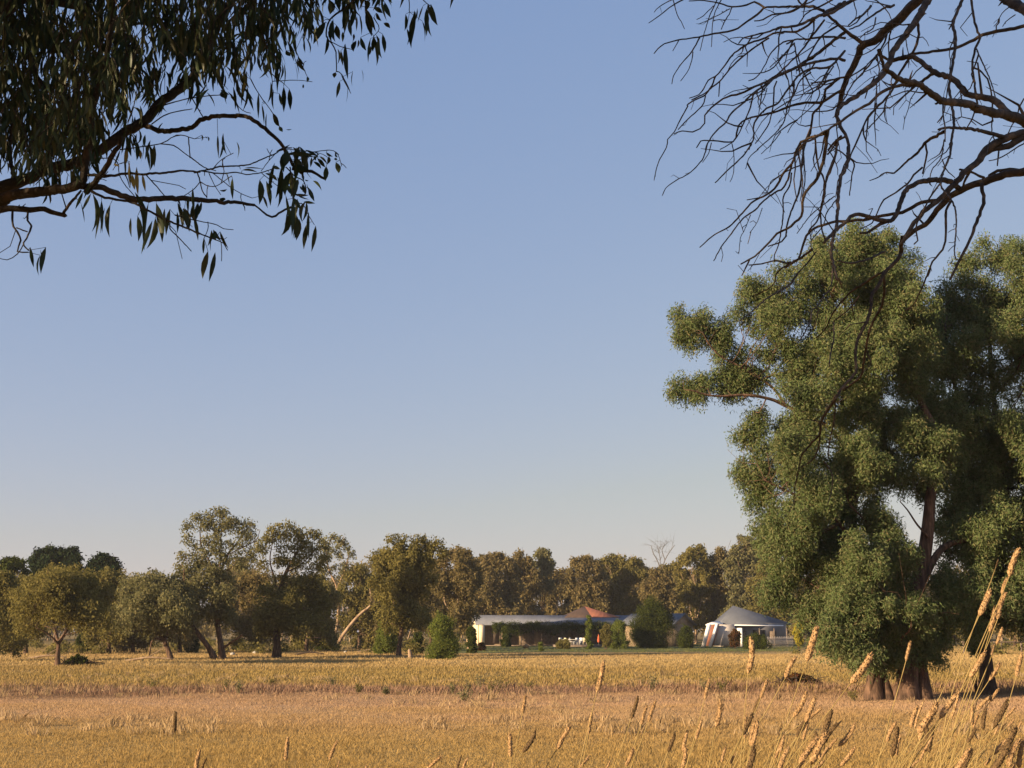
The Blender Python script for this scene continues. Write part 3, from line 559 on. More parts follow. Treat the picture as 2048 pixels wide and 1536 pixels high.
# ------------------------------------------------------------------ farmhouse
def roofmat(name, c0, c1, metal=.0):
    m, t, o = newmat(name); g = geo(t); b = t.nodes.new('ShaderNodeBsdfPrincipled')
    f = noise(t, .5, 5, g.outputs['Position']); r = ramp(t, [(.3, c0), (.7, c1)], f); t.links.new(r.outputs[0], b.inputs['Base Color'])
    b.inputs['Roughness'].default_value = .7; b.inputs['Specular IOR Level'].default_value = .15
    wv = t.nodes.new('ShaderNodeTexWave'); wv.inputs['Scale'].default_value = 1.6; wv.bands_direction = 'X'; t.links.new(g.outputs['Position'], wv.inputs['Vector'])
    bp = t.nodes.new('ShaderNodeBump'); bp.inputs['Strength'].default_value = .6; bp.inputs['Distance'].default_value = .03
    t.links.new(wv.outputs['Fac'], bp.inputs['Height']); t.links.new(bp.outputs[0], b.inputs['Normal']); t.links.new(b.outputs[0], o.inputs[0]); return m
M['tin'] = roofmat('corrugated_iron', (.105, .112, .13), (.155, .162, .185))
M['tin2'] = roofmat('blue_grey_iron', (.085, .092, .11), (.12, .13, .15))
M['tile'] = roofmat('terracotta_tile', (.34, .12, .065), (.44, .17, .09)); M['brownroof'] = roofmat('dark_brown_boards', (.05, .035, .028), (.09, .06, .045))
M['cream'] = rough_mat('cream_render', [(.3, (.62, .50, .33)), (.7, (.74, .62, .43))], 1.5, 4, .1)
M['white'] = rough_mat('white_paint', [(.3, (.68, .66, .62)), (.7, (.80, .78, .74))], 2, 4, .05)
M['palew'] = rough_mat('pale_wall', [(.3, (.42, .37, .33)), (.7, (.52, .47, .42))], 1.2, 5, .1)
M['brownw'] = rough_mat('brown_brick_wall', [(.3, (.16, .12, .08)), (.7, (.25, .19, .12))], 3, 5, .3)
M['redbrick'] = rough_mat('red_brown_brick', [(.3, (.16, .07, .045)), (.7, (.27, .12, .08))], 4, 5, .3)
M['dark'] = rough_mat('dark_opening', [(.3, (.015, .014, .014)), (.7, (.03, .028, .026))], 1, 2, 0, rough=.3)
M['curtain'] = rough_mat('pale_curtain', [(.35, (.20, .17, .15)), (.5, (.42, .37, .33)), (.65, (.30, .25, .22))], 1.5, 3, 0, stretch=(3, 3, .1))
M['glass'] = rough_mat('window_glass', [(.4, (.02, .025, .03)), (.6, (.05, .055, .06))], 1, 2, 0, rough=.12, spec=.6)
M['timber'] = rough_mat('weathered_timber', [(.3, (.10, .075, .055)), (.7, (.22, .17, .13))], 3, 4, .4)
M['redc'] = rough_mat('orange_red_cloth', [(.3, (.42, .09, .04)), (.7, (.55, .13, .06))], 3, 3, .1)
M['stone'] = rough_mat('white_stone', [(.3, (.50, .47, .42)), (.7, (.68, .64, .58))], 5, 4, .5)
M['pot2'] = rough_mat('grey_white_stone', [(.3, (.30, .28, .24)), (.7, (.45, .42, .36))], 5, 4, .6)
M['shadew'] = rough_mat('shade_painted_wall', [(.3, (.16, .15, .15)), (.7, (.22, .21, .205))], 1.5, 4, .1)  # verandah shade put into the wall colour as a darker grey
M['pot'] = rough_mat('brown_clay', [(.3, (.20, .11, .05)), (.7, (.33, .2, .1))], 5, 4, .3)
class Frame:
    def __init__(s, px, py, Y, a): s.o = P(px, py, Y); s.o[2] = 0; s.u = np.array((cos(a), sin(a), 0)); s.v = np.array((-sin(a), cos(a), 0))
    def __call__(s, u, v, z): return s.o + s.u * u + s.v * v + np.array((0, 0, z))
    def box(s, B, u0, u1, v0, v1, z0, z1): B.hexa([s(u0, v0, z0), s(u1, v0, z0), s(u1, v1, z0), s(u0, v1, z0), s(u0, v0, z1), s(u1, v0, z1), s(u1, v1, z1), s(u0, v1, z1)])
def prism_gable(H, u, v0, v1, ze, zr, th, B):      # vertical triangle wall of thickness th along u
    vm = (v0 + v1) / 2; p = [H(u, v0, ze), H(u, v1, ze), H(u, vm, zr)]; q = [H(u + th, v0, ze), H(u + th, v1, ze), H(u + th, vm, zr)]
    B.V.append(np.array(p + q)); n = B.n; B.T = getattr(B, 'T', []); B.T += [[n, n + 1, n + 2], [n + 3, n + 5, n + 4]]
    B.F.append(np.array([[0, 3, 4, 1], [1, 4, 5, 2], [2, 5, 3, 0]]) + n); B.n += 6
def bbuild(B, name, mat, parent):
    return mesh_obj(name, np.vstack(B.V), [np.vstack(B.F)] + ([np.array(B.T)] if getattr(B, 'T', None) else []), mat, parent)
def farmhouse():
    H = Frame(956, 1291, 180, radians(7))
    e = empty('farmhouse', H(0, 0, 0), 'long low farmhouse with iron roof, cream end wall and vine hung verandah', 'house')
    L, ZE, ZR, V0, V1 = 29.5, 3.15, 4.55, 2.2, 9.0; VM = 4.1
    B = Boxes(); H.box(B, .3, L, V0, V0 + .25, 0, ZE + .25); H.box(B, .3, L, V1 - .25, V1, 0, ZE + .1); B.build('wall', M['brownw'], e)
    B = Boxes(); H.box(B, 0, .28, 1.2, V1, 0, ZE - .05); prism_gable(H, 0, .4, V1, ZE - .05, ZR - .15, .28, B); o = bbuild(B, 'end_wall', M['cream'], e); o['label'] = 'sunlit cream gable end wall'
    B = Boxes(); H.box(B, .15, .95, -.1, .35, 0, ZE - .02); bbuild(B, 'pillar', M['cream'], e)
    # roof: front slope, back slope
    ov = .35
    B = Boxes(); B.slab([H(-ov, -.1, ZE), H(L + ov, -.1, ZE), H(L + ov, VM, ZR), H(-ov, VM, ZR)], (0, 0, -.12))
    B.slab([H(L + ov, V1 + .4, ZE - .1), H(-ov, V1 + .4, ZE - .1), H(-ov, VM + .003, ZR), H(L + ov, VM + .003, ZR)], (0, 0, -.12)); rf = B.build('roof', M['tin'], e)
    B = Boxes(); H.box(B, -ov, L + ov, -.16, -.104, ZE - .2, ZE + .02); B.build('gutter', M['white'], rf)
    B = Boxes(); H.box(B, 10.9, 13.0, 1.6, 3.4, 3.5, 4.9); B.slab([H(10.7, 1.4, 4.95), H(13.2, 1.4, 4.95), H(13.2, 3.6, 5.05), H(10.7, 3.6, 5.05)], (0, 0, -.1)); B.build('skylight', M['tin2'], rf)
    B = Boxes(); H.box(B, 1.1, 1.75, 3.7, 4.3, 3.9, 5.0); H.box(B, 1.05, 1.8, 3.65, 4.35, 5.003, 5.08); B.build('chimney', M['cream'], rf)
    # raised tiled roof over the middle
    ap = H(17.0, 6.0, 5.95); c = [H(13.4, 3.0, 4.25), H(22.0, 3.0, 4.25), H(22.0, 9.0, 4.25), H(13.4, 9.0, 4.25)]
    V = np.array(c + [ap] + [x - np.array((0, 0, .35)) for x in c]); F3 = np.array([[0, 1, 4], [1, 2, 4], [2, 3, 4], [3, 0, 4]]); F4 = np.array([[0, 5, 6, 1], [1, 6, 7, 2], [2, 7, 8, 3], [3, 8, 5, 0]])
    # front face split by a hip line: brown boards left, terracotta right
    mid = H(17.6, 3.0, 4.25); V = np.vstack([V, mid]); F3 = np.array([[0, 9, 4], [9, 1, 4], [1, 2, 4], [2, 3, 4], [3, 0, 4]])
    o = mesh_obj('raised_roof', V, [F3, F4], None, e, mats=[M['brownroof'], M['tile']], midx=[0, 1, 1, 1, 0, 0, 1, 1, 0]); o['label'] = 'raised middle roof, dark boards on the left and terracotta tiles on the right'
    T = Tubes(); T.add(np.array([ap, H(22.1, 2.9, 4.3)]), .10, k=5); T.add(np.array([ap, H(13.3, 2.9, 4.3)]), .08, k=5); T.build('ridge_cap', M['tile'], o)
    # verandah posts, windows with curtains, door
    for i in range(9):
        B = Boxes(); u = 3.2 + i * 3.1; H.box(B, u, u + .14, .05, .19, 0, ZE - .02); B.build('verandah_post', M['timber'], e)
    for i in range(8):
        u = 1.5 + i * 2.55
        B = Boxes(); H.box(B, u, u + 2.0, V0 - .06, V0 - .003, .35, 2.45); f = B.build('window', M['timber'], e)
        B = Boxes(); H.box(B, u + .08, u + .95, V0 - .08, V0 - .063, .43, 2.37); H.box(B, u + 1.05, u + 1.92, V0 - .08, V0 - .063, .43, 2.37); B.build('pane', M['glass'] if i % 3 == 2 else M['curtain'], f)
    B = Boxes(); H.box(B, 22.4, 23.3, V0 - .06, V0 - .003, 0, 2.1); d = B.build('door', M['dark'], e)
    B = Boxes(); H.box(B, 23.15, 23.22, V0 - .1, V0 - .063, 1.0, 1.05); B.build('handle', M['white'], d)
    B = Boxes(); H.box(B, 24.2, 24.9, .2, .4, 0, 2.4); B.build('pillar', M['white'], e)
    B = Boxes(); H.box(B, 0.0, L, -.05, V0, .02, .16); B.build('verandah_floor', M['timber'], e)
    # right wing, turned the other way
    W = Frame(1345, 1291, 176, radians(-30)); l = 8.0; d_ = 8.0; ze, zr = 3.2, 4.75
    B = Boxes(); W.box(B, -l, 0, 0, .25, 0, ze); W.box(B, -l, 0, d_ - .25, d_, 0, ze); W.box(B, -.25, -.003, .253, d_ - .253, 0, ze); prism_gable(W, -.25, .0, d_, ze + .003, zr - .1, .247, B); bbuild(B, 'wing_wall', M['brownw'], e)
    B = Boxes(); B.slab([W(-l - .2, -.5, ze - .08), W(.5, -.5, ze - .08), W(.5, d_ / 2, zr), W(-l - .2, d_ / 2, zr)], (0, 0, -.12))
    B.slab([W(.5, d_ + .5, ze - .08), W(-l - .2, d_ + .5, ze - .08), W(-l - .2, d_ / 2 + .003, zr), W(.5, d_ / 2 + .003, zr)], (0, 0, -.12)); r2 = B.build('wing_roof', M['tin2'], e)
    B = Boxes(); W.box(B, -l - .2, .55, d_ / 2 - .15, d_ / 2 + .15, zr + .005, zr + .14); B.build('ridge_cap', M['white'], r2)
    B = Boxes(); H.box(B, 21.5, 29.4, 3.9, 4.3, ZR + .02, ZR + .18); B.build('ridge_flashing', M['white'], rf)
    B = Boxes(); W.box(B, .003, .05, 3.0, 4.6, 1.0, 2.2); f = B.build('window', M['timber'], e)
    B = Boxes(); W.box(B, .053, .07, 3.1, 3.75, 1.1, 2.1); W.box(B, .053, .07, 3.85, 4.5, 1.1, 2.1); B.build('pane', M['glass'], f)
    # vine along the eave
    rg = np.random.default_rng(31); C = []
    for i in range(760):
        u = rg.uniform(2.2, 27); drop = rg.random() ** 1.5 * (.85 + .35 * math.sin(u * 1.3) + (.15 if u < 12 else .05)); v = rg.normal(0, .22) - .15
        z = ZE + (.25 if rg.random() < .25 else -.02) - drop; v += .5 if z > ZE else 0
        C.append(np.repeat(H(u, v, z)[None], 34, 0) + rg.normal(0, .17, (34, 3)))
    C = np.vstack(C); Vv = leaf_cloud(rg, C, unit(rg.normal(size=C.shape) + np.array((0, -1, .3))), .15, .12)
    ve = empty('climbing_vine', H(2.4, 0, 0), 'dense green vine hanging along the verandah eave of the farmhouse', 'vine')
    for u in (3.35, 9.5, 15.7, 21.9):
        T = Tubes(); T.add(spline([H(u, -.1, 0), H(u + .1, -.14, 1.5), H(u - .1, -.2, 3.0), H(u + 1.2, -.22, 3.1)], .4), .05, .02, k=5); T.build('stem', M['bark'], ve)
    crown_obj(Vv, M['d'], ve, 'foliage')
farmhouse()

def cottage():
    H = Frame(1442, 1285, 176, radians(9))
    e = empty('cottage', H(0, 0, 0), 'white cottage under a steep blue grey pyramid roof at the right of the farmhouse', 'house')
    Lx, D, ze = 10.6, 4.0, 3.15
    B = Boxes(); H.box(B, .3, 2.2, 0, .25, 0, ze); H.box(B, 0, Lx, D - .25, D, 0, ze); H.box(B, 0, .25, .253, D - .253, 0, ze); H.box(B, Lx - .25, Lx, 1.853, D - .253, 0, ze); bbuild(B, 'wall', M['palew'], e)
    B = Boxes(); H.box(B, 2.203, Lx - .253, 1.6, 1.85, 0, ze + .2); o = B.build('wall', M['shadew'], e); o['label'] = 'wall under the verandah with shade painted in as grey'
    ap = P(1466, 1211, 180); c = [P(1440, 1248.5, 175.6), P(1586, 1247.5, 180.5), H(Lx + .4, 8.9, ze), P(1428, 1243, 184.5)]
    V = np.array(c + [ap] + [x - np.array((0, 0, .16)) for x in c])
    o = mesh_obj('roof', V, [np.array([[0, 1, 4], [1, 2, 4], [2, 3, 4], [3, 0, 4]]), np.array([[0, 5, 6, 1], [1, 6, 7, 2], [2, 7, 8, 3], [3, 8, 5, 0], [5, 8, 7, 6]])], M['tin2'], e)
    T = Tubes(); T.add(np.array([ap, c[0]]), .07, k=5); T.add(np.array([ap, c[1]]), .07, k=5); T.build('ridge_cap', M['tin'], o)
    # verandah roof and posts
    B = Boxes(); q = [P(1469, 1250.4, 174.0), P(1567, 1251.4, 176.9), P(1567, 1250, 178.0), P(1469, 1249, 175.0)]; B.slab(q, (0, 0, -.06)); B.build('verandah_roof', M['white'], e)
    B = Boxes(); H.box(B, 2.25, 2.5, -2.2, 1.55, 0, 2.62); o = B.build('side_wall', M['white'], e); o['label'] = 'bright sunlit white side wall of the verandah'
    for u in (5.2, 7.4, 9.3):
        B = Boxes(); H.box(B, u, u + .13, -1.6, -1.47, 0, 2.6); B.build('verandah_post', M['timber'], e)
    for (u0, u1) in ((3.3, 4.4), (8.0, 9.0)):
        B = Boxes(); H.box(B, u0, u1, 1.54, 1.597, .9, 2.2); f = B.build('window', M['timber'], e)
        B = Boxes(); H.box(B, u0 + .08, u1 - .08, 1.52, 1.537, .98, 2.12); B.build('pane', M['glass'], f)
    B = Boxes(); H.box(B, 5.4, 7.2, 1.5, 1.597, 0.02, 2.35); d = B.build('door', M['dark'], e)
    B = Boxes(); H.box(B, 6.26, 6.34, 1.45, 1.497, .9, 1.3); B.build('handle', M['white'], d)
    # lean-to with sloping white buttress walls on the left
    B = Boxes(); B.slab([P(1411, 1249, 174), P(1446, 1246.5, 175.2), P(1446, 1241.5, 179), P(1424, 1243.5, 180)], (0, 0, -.13)); B.build('lean_to_roof', M['white'], e)
    def butt(x0, x1, top, bot, Y, wpx):
        B = Boxes(); w_ = np.array((wpx * Y / FPX, 0, 0)); dpt = np.array((-.9, 2.6, 0))
        a = P(x0, top, Y); b = P(x1, bot, Y); b[2] = -.05
        B.hexa([b, b + w_, b + w_ + dpt * .12, b + dpt * .12, a, a + w_, a + w_ + dpt * .12, a + dpt * .12]); return B.build('buttress', M['white'], e)
    butt(1416, 1404, 1248.5, 1284, 173.2, 6.5); butt(1433, 1418, 1247.5, 1284, 172.4, 4.2)
    B = Boxes(); a, b, c_, d = P(1423, 1249, 174.2), P(1407, 1291.5, 174.2), P(1426, 1291.5, 174.5), P(1438, 1249, 174.5)
    B.slab([a, b, c_, d], (.1, .25, 0)); B.build('lean_to_wall', M['redbrick'], e)
    B = Boxes(); a, b, c_, d = P(1438, 1249, 174.9), P(1421, 1291.5, 174.8), P(1468, 1291.5, 175.4), P(1468, 1249, 175.5)
    B.slab([a, b, c_, d], (.05, .25, 0)); o = B.build('lean_to_wall', M['palew'], e)
cottage()

# ------------------------------------------------------------------ yard things
def chair(px, Y, rz, label, col, first=True):
    f = P(px, 1262, Y); f[2] = .30; e = empty('garden_chair', f, label, 'chair', 'garden chairs on the lawn')
    H = Frame(px, 1262, Y, rz); H.o = f
    def box(n, *a):
        B = Boxes(); H.box(B, *a); return B.build(n, M[col], e)
    box('seat', -.25, .25, -.25, .25, .42, .47); box('backrest', -.25, .25, .25, .29, .475, .95)
    for sx in (-.25, .2):
        for sy in (-.25, .2): box('leg', sx, sx + .05, sy, sy + .05, 0, .418)
    for sx in (-.29, .253): box('armrest', sx, sx + .037, -.25, .29, .66, .70)
M['bluish'] = rough_mat('blue_white_plastic', [(.3, (.50, .55, .60)), (.7, (.62, .66, .70))], 2, 3, .05)
B = Boxes(); a_, b_ = P(1108, 1262, 171), P(1206, 1262, 171); B.slab([(a_[0], 170.6, .297), (b_[0], 170.6, .297), (b_[0], 178.5, .297), (a_[0], 178.5, .297)], (0, 0, -.4)); tag(B.build('patio', M['timber']), kind='structure')
for i, (px, Y, rz, lab, c) in enumerate([(1122, 162, .4, 'white garden chair at the left end of the lawn group', 'white'), (1133, 160, 2.2, 'cream garden chair second from the left of the lawn group', 'cream'),
        (1143, 163, 1.0, 'pale garden chair left of the low table', 'stone'), (1152, 161, 3.6, 'pale bluish garden chair right of the low table', 'bluish'), (1160, 164, -.6, 'bluish garden chair fifth from the left of the lawn group', 'bluish'), (1170, 162, .2, 'cream garden chair at the right end beside the slim sapling', 'cream')]):
    chair(px, Y + 13, rz, lab, c)
def table():
    f = P(1147, 1262, 173); f[2] = .30; e = empty('garden_table', f, 'low pale garden table among the garden chairs', 'table'); H = Frame(1147, 1262, 159, .3); H.o = f
    B = Boxes(); H.box(B, -.8, .8, -.4, .4, .70, .75); B.build('table_top', M['stone'], e)
    for sx in (-.75, .7):
        for sy in (-.35, .3):
            B = Boxes(); H.box(B, sx, sx + .05, sy, sy + .05, 0, .697); B.build('leg', M['stone'], e)
table()
def umbrella():
    f = P(1197, 1262, 172); f[2] = .30; e = empty('garden_umbrella', f, 'closed orange red umbrella standing on the verandah edge', 'umbrella')
    T = Tubes(); T.add(np.array([f, f + (0, 0, 1.5)]), .025, k=8); T.build('pole', M['timber'], e)
    T = Tubes(); z = np.linspace(.35, 1.42, 10); T.add(np.array([f + (0, 0, q) for q in z]), 0, k=10, rad=[.14, .18, .19, .18, .16, .14, .12, .09, .06, .03]); T.build('cloth', M['redc'], e)
umbrella()
def blob(name, label, cat, px, Y, r, mat, seed, sq=.7, group=None, py=None):
    rg = np.random.default_rng(seed); f = P(px, 1262, Y); f[2] = gz(f[0], f[1]); T = Tubes(); n = 9
    z = np.linspace(-.95, 1, n); rr = np.sqrt(np.maximum(.02, 1 - z * z)) * r * rg.uniform(.88, 1.12, n)
    pts = np.array([f + (rg.normal(0, .04 * r), rg.normal(0, .04 * r), (q + .75) * r * sq) for q in z]); T.add(pts, 0, k=10, rad=rr)
    return tag(T.build(name, M[mat], None), label, cat, group)
blob('stone', 'white stone nearest the twin dark trunks', 'stone', 467, 112, .22, 'pot2', 1)
blob('stone', 'white stone between the twin trunks and the thick black trunk', 'stone', 513, 118, .28, 'pot2', 2)
blob('stone', 'small white stone right of the leaning bare trunk', 'stone', 692, 124, .18, 'pot2', 3)
blob('garden_pot', 'round brown pot lying on the open lawn', 'pot', 1052, 158, .38, 'pot', 4, .9)
def stump():
    f = P(821, 1262, 101); f[2] = gz(f[0], f[1]) - .05; T = Tubes(); T.add(np.array([f, f + (.02, 0, .3), f + (-.05, 0, .62), f + (-.08, .02, .78)]), 0, k=9, rad=[.24, .17, .15, .09])
    T.add(np.array([f + (0, 0, .4), f + (-.2, 0, .7)]), .06, .03, k=6); tag(T.build('tree_stump', M['barkp']), 'short grey stump standing at the field edge near the green cone shrub', 'stump')
stump()
def pile(name, label, px, py, Y, hw, h, n, seed, c, cat='brush heap'):
    rg = np.random.default_rng(seed); f = P(px, 1262, Y); f[2] = gz(f[0], f[1]); e = empty(name, f, label, cat); T = Tubes(); w_ = hw * Y / FPX
    for i in range(n):
        a = f + np.array((rg.uniform(-1, 1) * w_, rg.normal(0, .3) * w_, rg.uniform(0, .4) * h)); d = unit(np.array((rg.normal(0, 1), rg.normal(0, .5), rg.uniform(0, .5)))) * rg.uniform(.5, 1.4) * w_ * .6
        b = a + d; b[2] = min(max(b[2], f[2] + .02), f[2] + h * 1.2); T.add(spline(np.array([a, (a + b) / 2 + rg.normal(0, .08, 3), b]), .3), rg.uniform(.02, .05), .01, k=5)
    T.build('branches', M['barkd'], e)
    C = f + rg.normal(0, 1, (900, 3)) * np.array((w_ * .45, w_ * .25, 0)); r = np.hypot((C[:, 0] - f[0]) / w_, (C[:, 1] - f[1]) / w_); C[:, 2] = f[2] + rg.random(900) * h * np.clip(1 - r * r, .05, 1)
    crown_obj(leaf_cloud(rg, C, unit(rg.normal(size=C.shape)), .22 * Y / 80, .10 * Y / 80, .2), M[c], e, 'dead_leaves')
pile('brush_heap', 'dark domed brush heap on the ground right of the forked golden gum', 160, 1326, 81, 30, .62, 60, 5, 'd')
pile('brush_heap', 'heap of dark fallen branches left of the big gum foot', 1592, 1362, 51, 36, .50, 60, 6, 'r')
# fallen timber of the woodland floor, one by one
rg = np.random.default_rng(8)
for i, (px, Y, ln, rz, lab) in enumerate([(1643, 104, 1.6, .4, 'thin forked fallen branch in the grass right of the yellow sapling'), (255, 90, 3.4, .1, 'fallen limb lying left of the arching gum'), (590, 112, 2.8, -.2, 'fallen limb right of the thick black trunk'),
        (715, 128, 3.0, .3, 'fallen limb right of the leaning bare trunk'), (420, 122, 2.4, -.4, 'fallen limb behind the twin dark trunks'), (60, 98, 3.0, .2, 'fallen limb at the far left woodland edge')]):
    f = P(px, 1262, Y); f[2] = gz(f[0], f[1]) + .06; T = Tubes(); d = np.array((cos(rz), sin(rz) * .5, .04)) * ln
    T.add(spline(np.array([f, f + d * .5 + (0, 0, .18), f + d]), .3), .10, .04, k=7); T.add(spline(np.array([f + d * .45 + (0, 0, .15), f + d * .6 + (0, .3, .5), f + d * .8 + (0, .2, .85)]), .3), .05, .015, k=5)
    T.add(spline(np.array([f + d * .65 + (0, 0, .1), f + d * .75 + (0, -.2, .45)]), .3), .03, .012, k=5)
    tag(T.build('fallen_branch', M['barkp' if i % 2 else 'barkd']), lab, 'fallen branch', 'fallen timber')
# picket fence by the cottage
def picket():
    a = P(1534, 1262, 160); b = P(1586, 1262, 164); a[2] = b[2] = 0; n = 34; e = empty('picket_fence', a, 'weathered grey picket fence in front of the right end of the cottage', 'fence')
    d = (b - a) / n; B = Boxes(); t = unit(d)
    for i in range(n):
        q = a + d * i; hh = 1.45 + .08 * sin(i * 2.1); p = [q, q + t * .055, q + t * .055 + (0, .03, 0), q + (0, .03, 0)]; B.hexa(p + [x + np.array((0, 0, hh)) for x in p])
    B.build('pickets', M['palew'], e)
    for z in (.4, 1.1):
        B = Boxes(); B.slab([a + (0, .035, z + .08), b + (0, .035, z + .08), b + (0, .08, z + .08), a + (0, .08, z + .08)], (0, 0, -.08)); B.build('rail', M['timber'], e)
picket()
def rail_fence():
    a = P(1925, 1262, 118); a[2] = 0; e = empty('rail_fence', a, 'single rail timber fence behind the trunk at the right edge', 'fence'); X = [1925, 1962, 2000, 2040, 2085]
    for x in X:
        f = P(x, 1262, 118); f[2] = -.05; B = Boxes(); B.hexa([f + (-.07, -.07, 0), f + (.07, -.07, 0), f + (.07, .07, 0), f + (-.07, .07, 0), f + (-.07, -.07, 1.3), f + (.07, -.07, 1.3), f + (.07, .07, 1.3), f + (-.07, .07, 1.3)]); B.build('post', M['timber'], e)
    B = Boxes(); l = P(1920, 1262, 118); r = P(2090, 1262, 118); l[2] = r[2] = 1.22; B.slab([l + (0, -.12, 0), r + (0, -.12, 0), r + (0, -.075, 0), l + (0, -.075, 0)], (0, 0, -.12)); B.build('rail', M['timber'], e)
rail_fence()

# weeds standing in the pasture strip
def weeds():
    rg = np.random.default_rng(41)
    W = [(962,46,.55,'tallest green weed of the pink grass strip'),(1000,46,.5,'bushy weed right of the tallest green weed'),(935,45,.4,'small weed left of the tallest green weed'),(985,45,.35,'short weed between the two bushy weeds'),(905,44,.3,'low weed well left of the tallest green weed'),
         (455,44,.45,'grey weed in the grass below the twin dark trunks'),(482,43,.4,'grey weed with curled tip right of the first grey weed'),(310,47,.35,'weed on the dark strip below the arching gum'),(548,50,.35,'thin weed below the thick black trunk'),(670,49,.4,'thin weed below the leaning bare trunk'),
         (720,44,.3,'low weed in the grass below the golden gum'),(775,43,.25,'low weed below the green cone shrub'),(1302,46,.5,'dark green weed below the dark garden tree'),(1410,45,.45,'pale green weed below the sloping white buttress walls'),(1440,45,.4,'pale green weed right of the one below the buttress walls'),
         (1060,47,.3,'small weed below the open lawn'),(930,39,.35,'reddish weed nearest the viewer on the left of centre'),(1700,40,.3,'small weed at the left stump of the big gum')]
    for px, Y, h, lab in W:
        f = P(px, 1262, Y); f[2] = gz(f[0], f[1]); e = empty('weed', f, lab, 'weed', 'weeds in the pasture'); T = Tubes(); C = []
        for i in range(9):
            en = f + np.array((rg.normal(0, .3) * h, rg.normal(0, .3) * h, h * rg.uniform(.7, 1.2))); T.add(spline(np.array([f, (f + en) / 2 + rg.normal(0, .03, 3), en]), .1), .008, .003, k=4)
            C.append(f + (en - f) * rg.uniform(.3, 1, (22, 1)) + rg.normal(0, .035, (22, 3)))
        T.build('stem', M['timber'], e); C = np.vstack(C); crown_obj(leaf_cloud(rg, C, unit(rg.normal(size=C.shape)), .07, .035, .1), M['g' if rg.random() < .5 else 'e'], e, 'leaves')
weeds()
# rough tussocks of the woodland floor
o = blades('woodland_grass', 110000, 86, 200, 4, .20, .045, 21, .5, 8, 1, 'blade', region=lambda x, y: (x < -.07 * y) | (x > .26 * y)); tag(o, 'rough tussocks under the gum trees', 'grass')

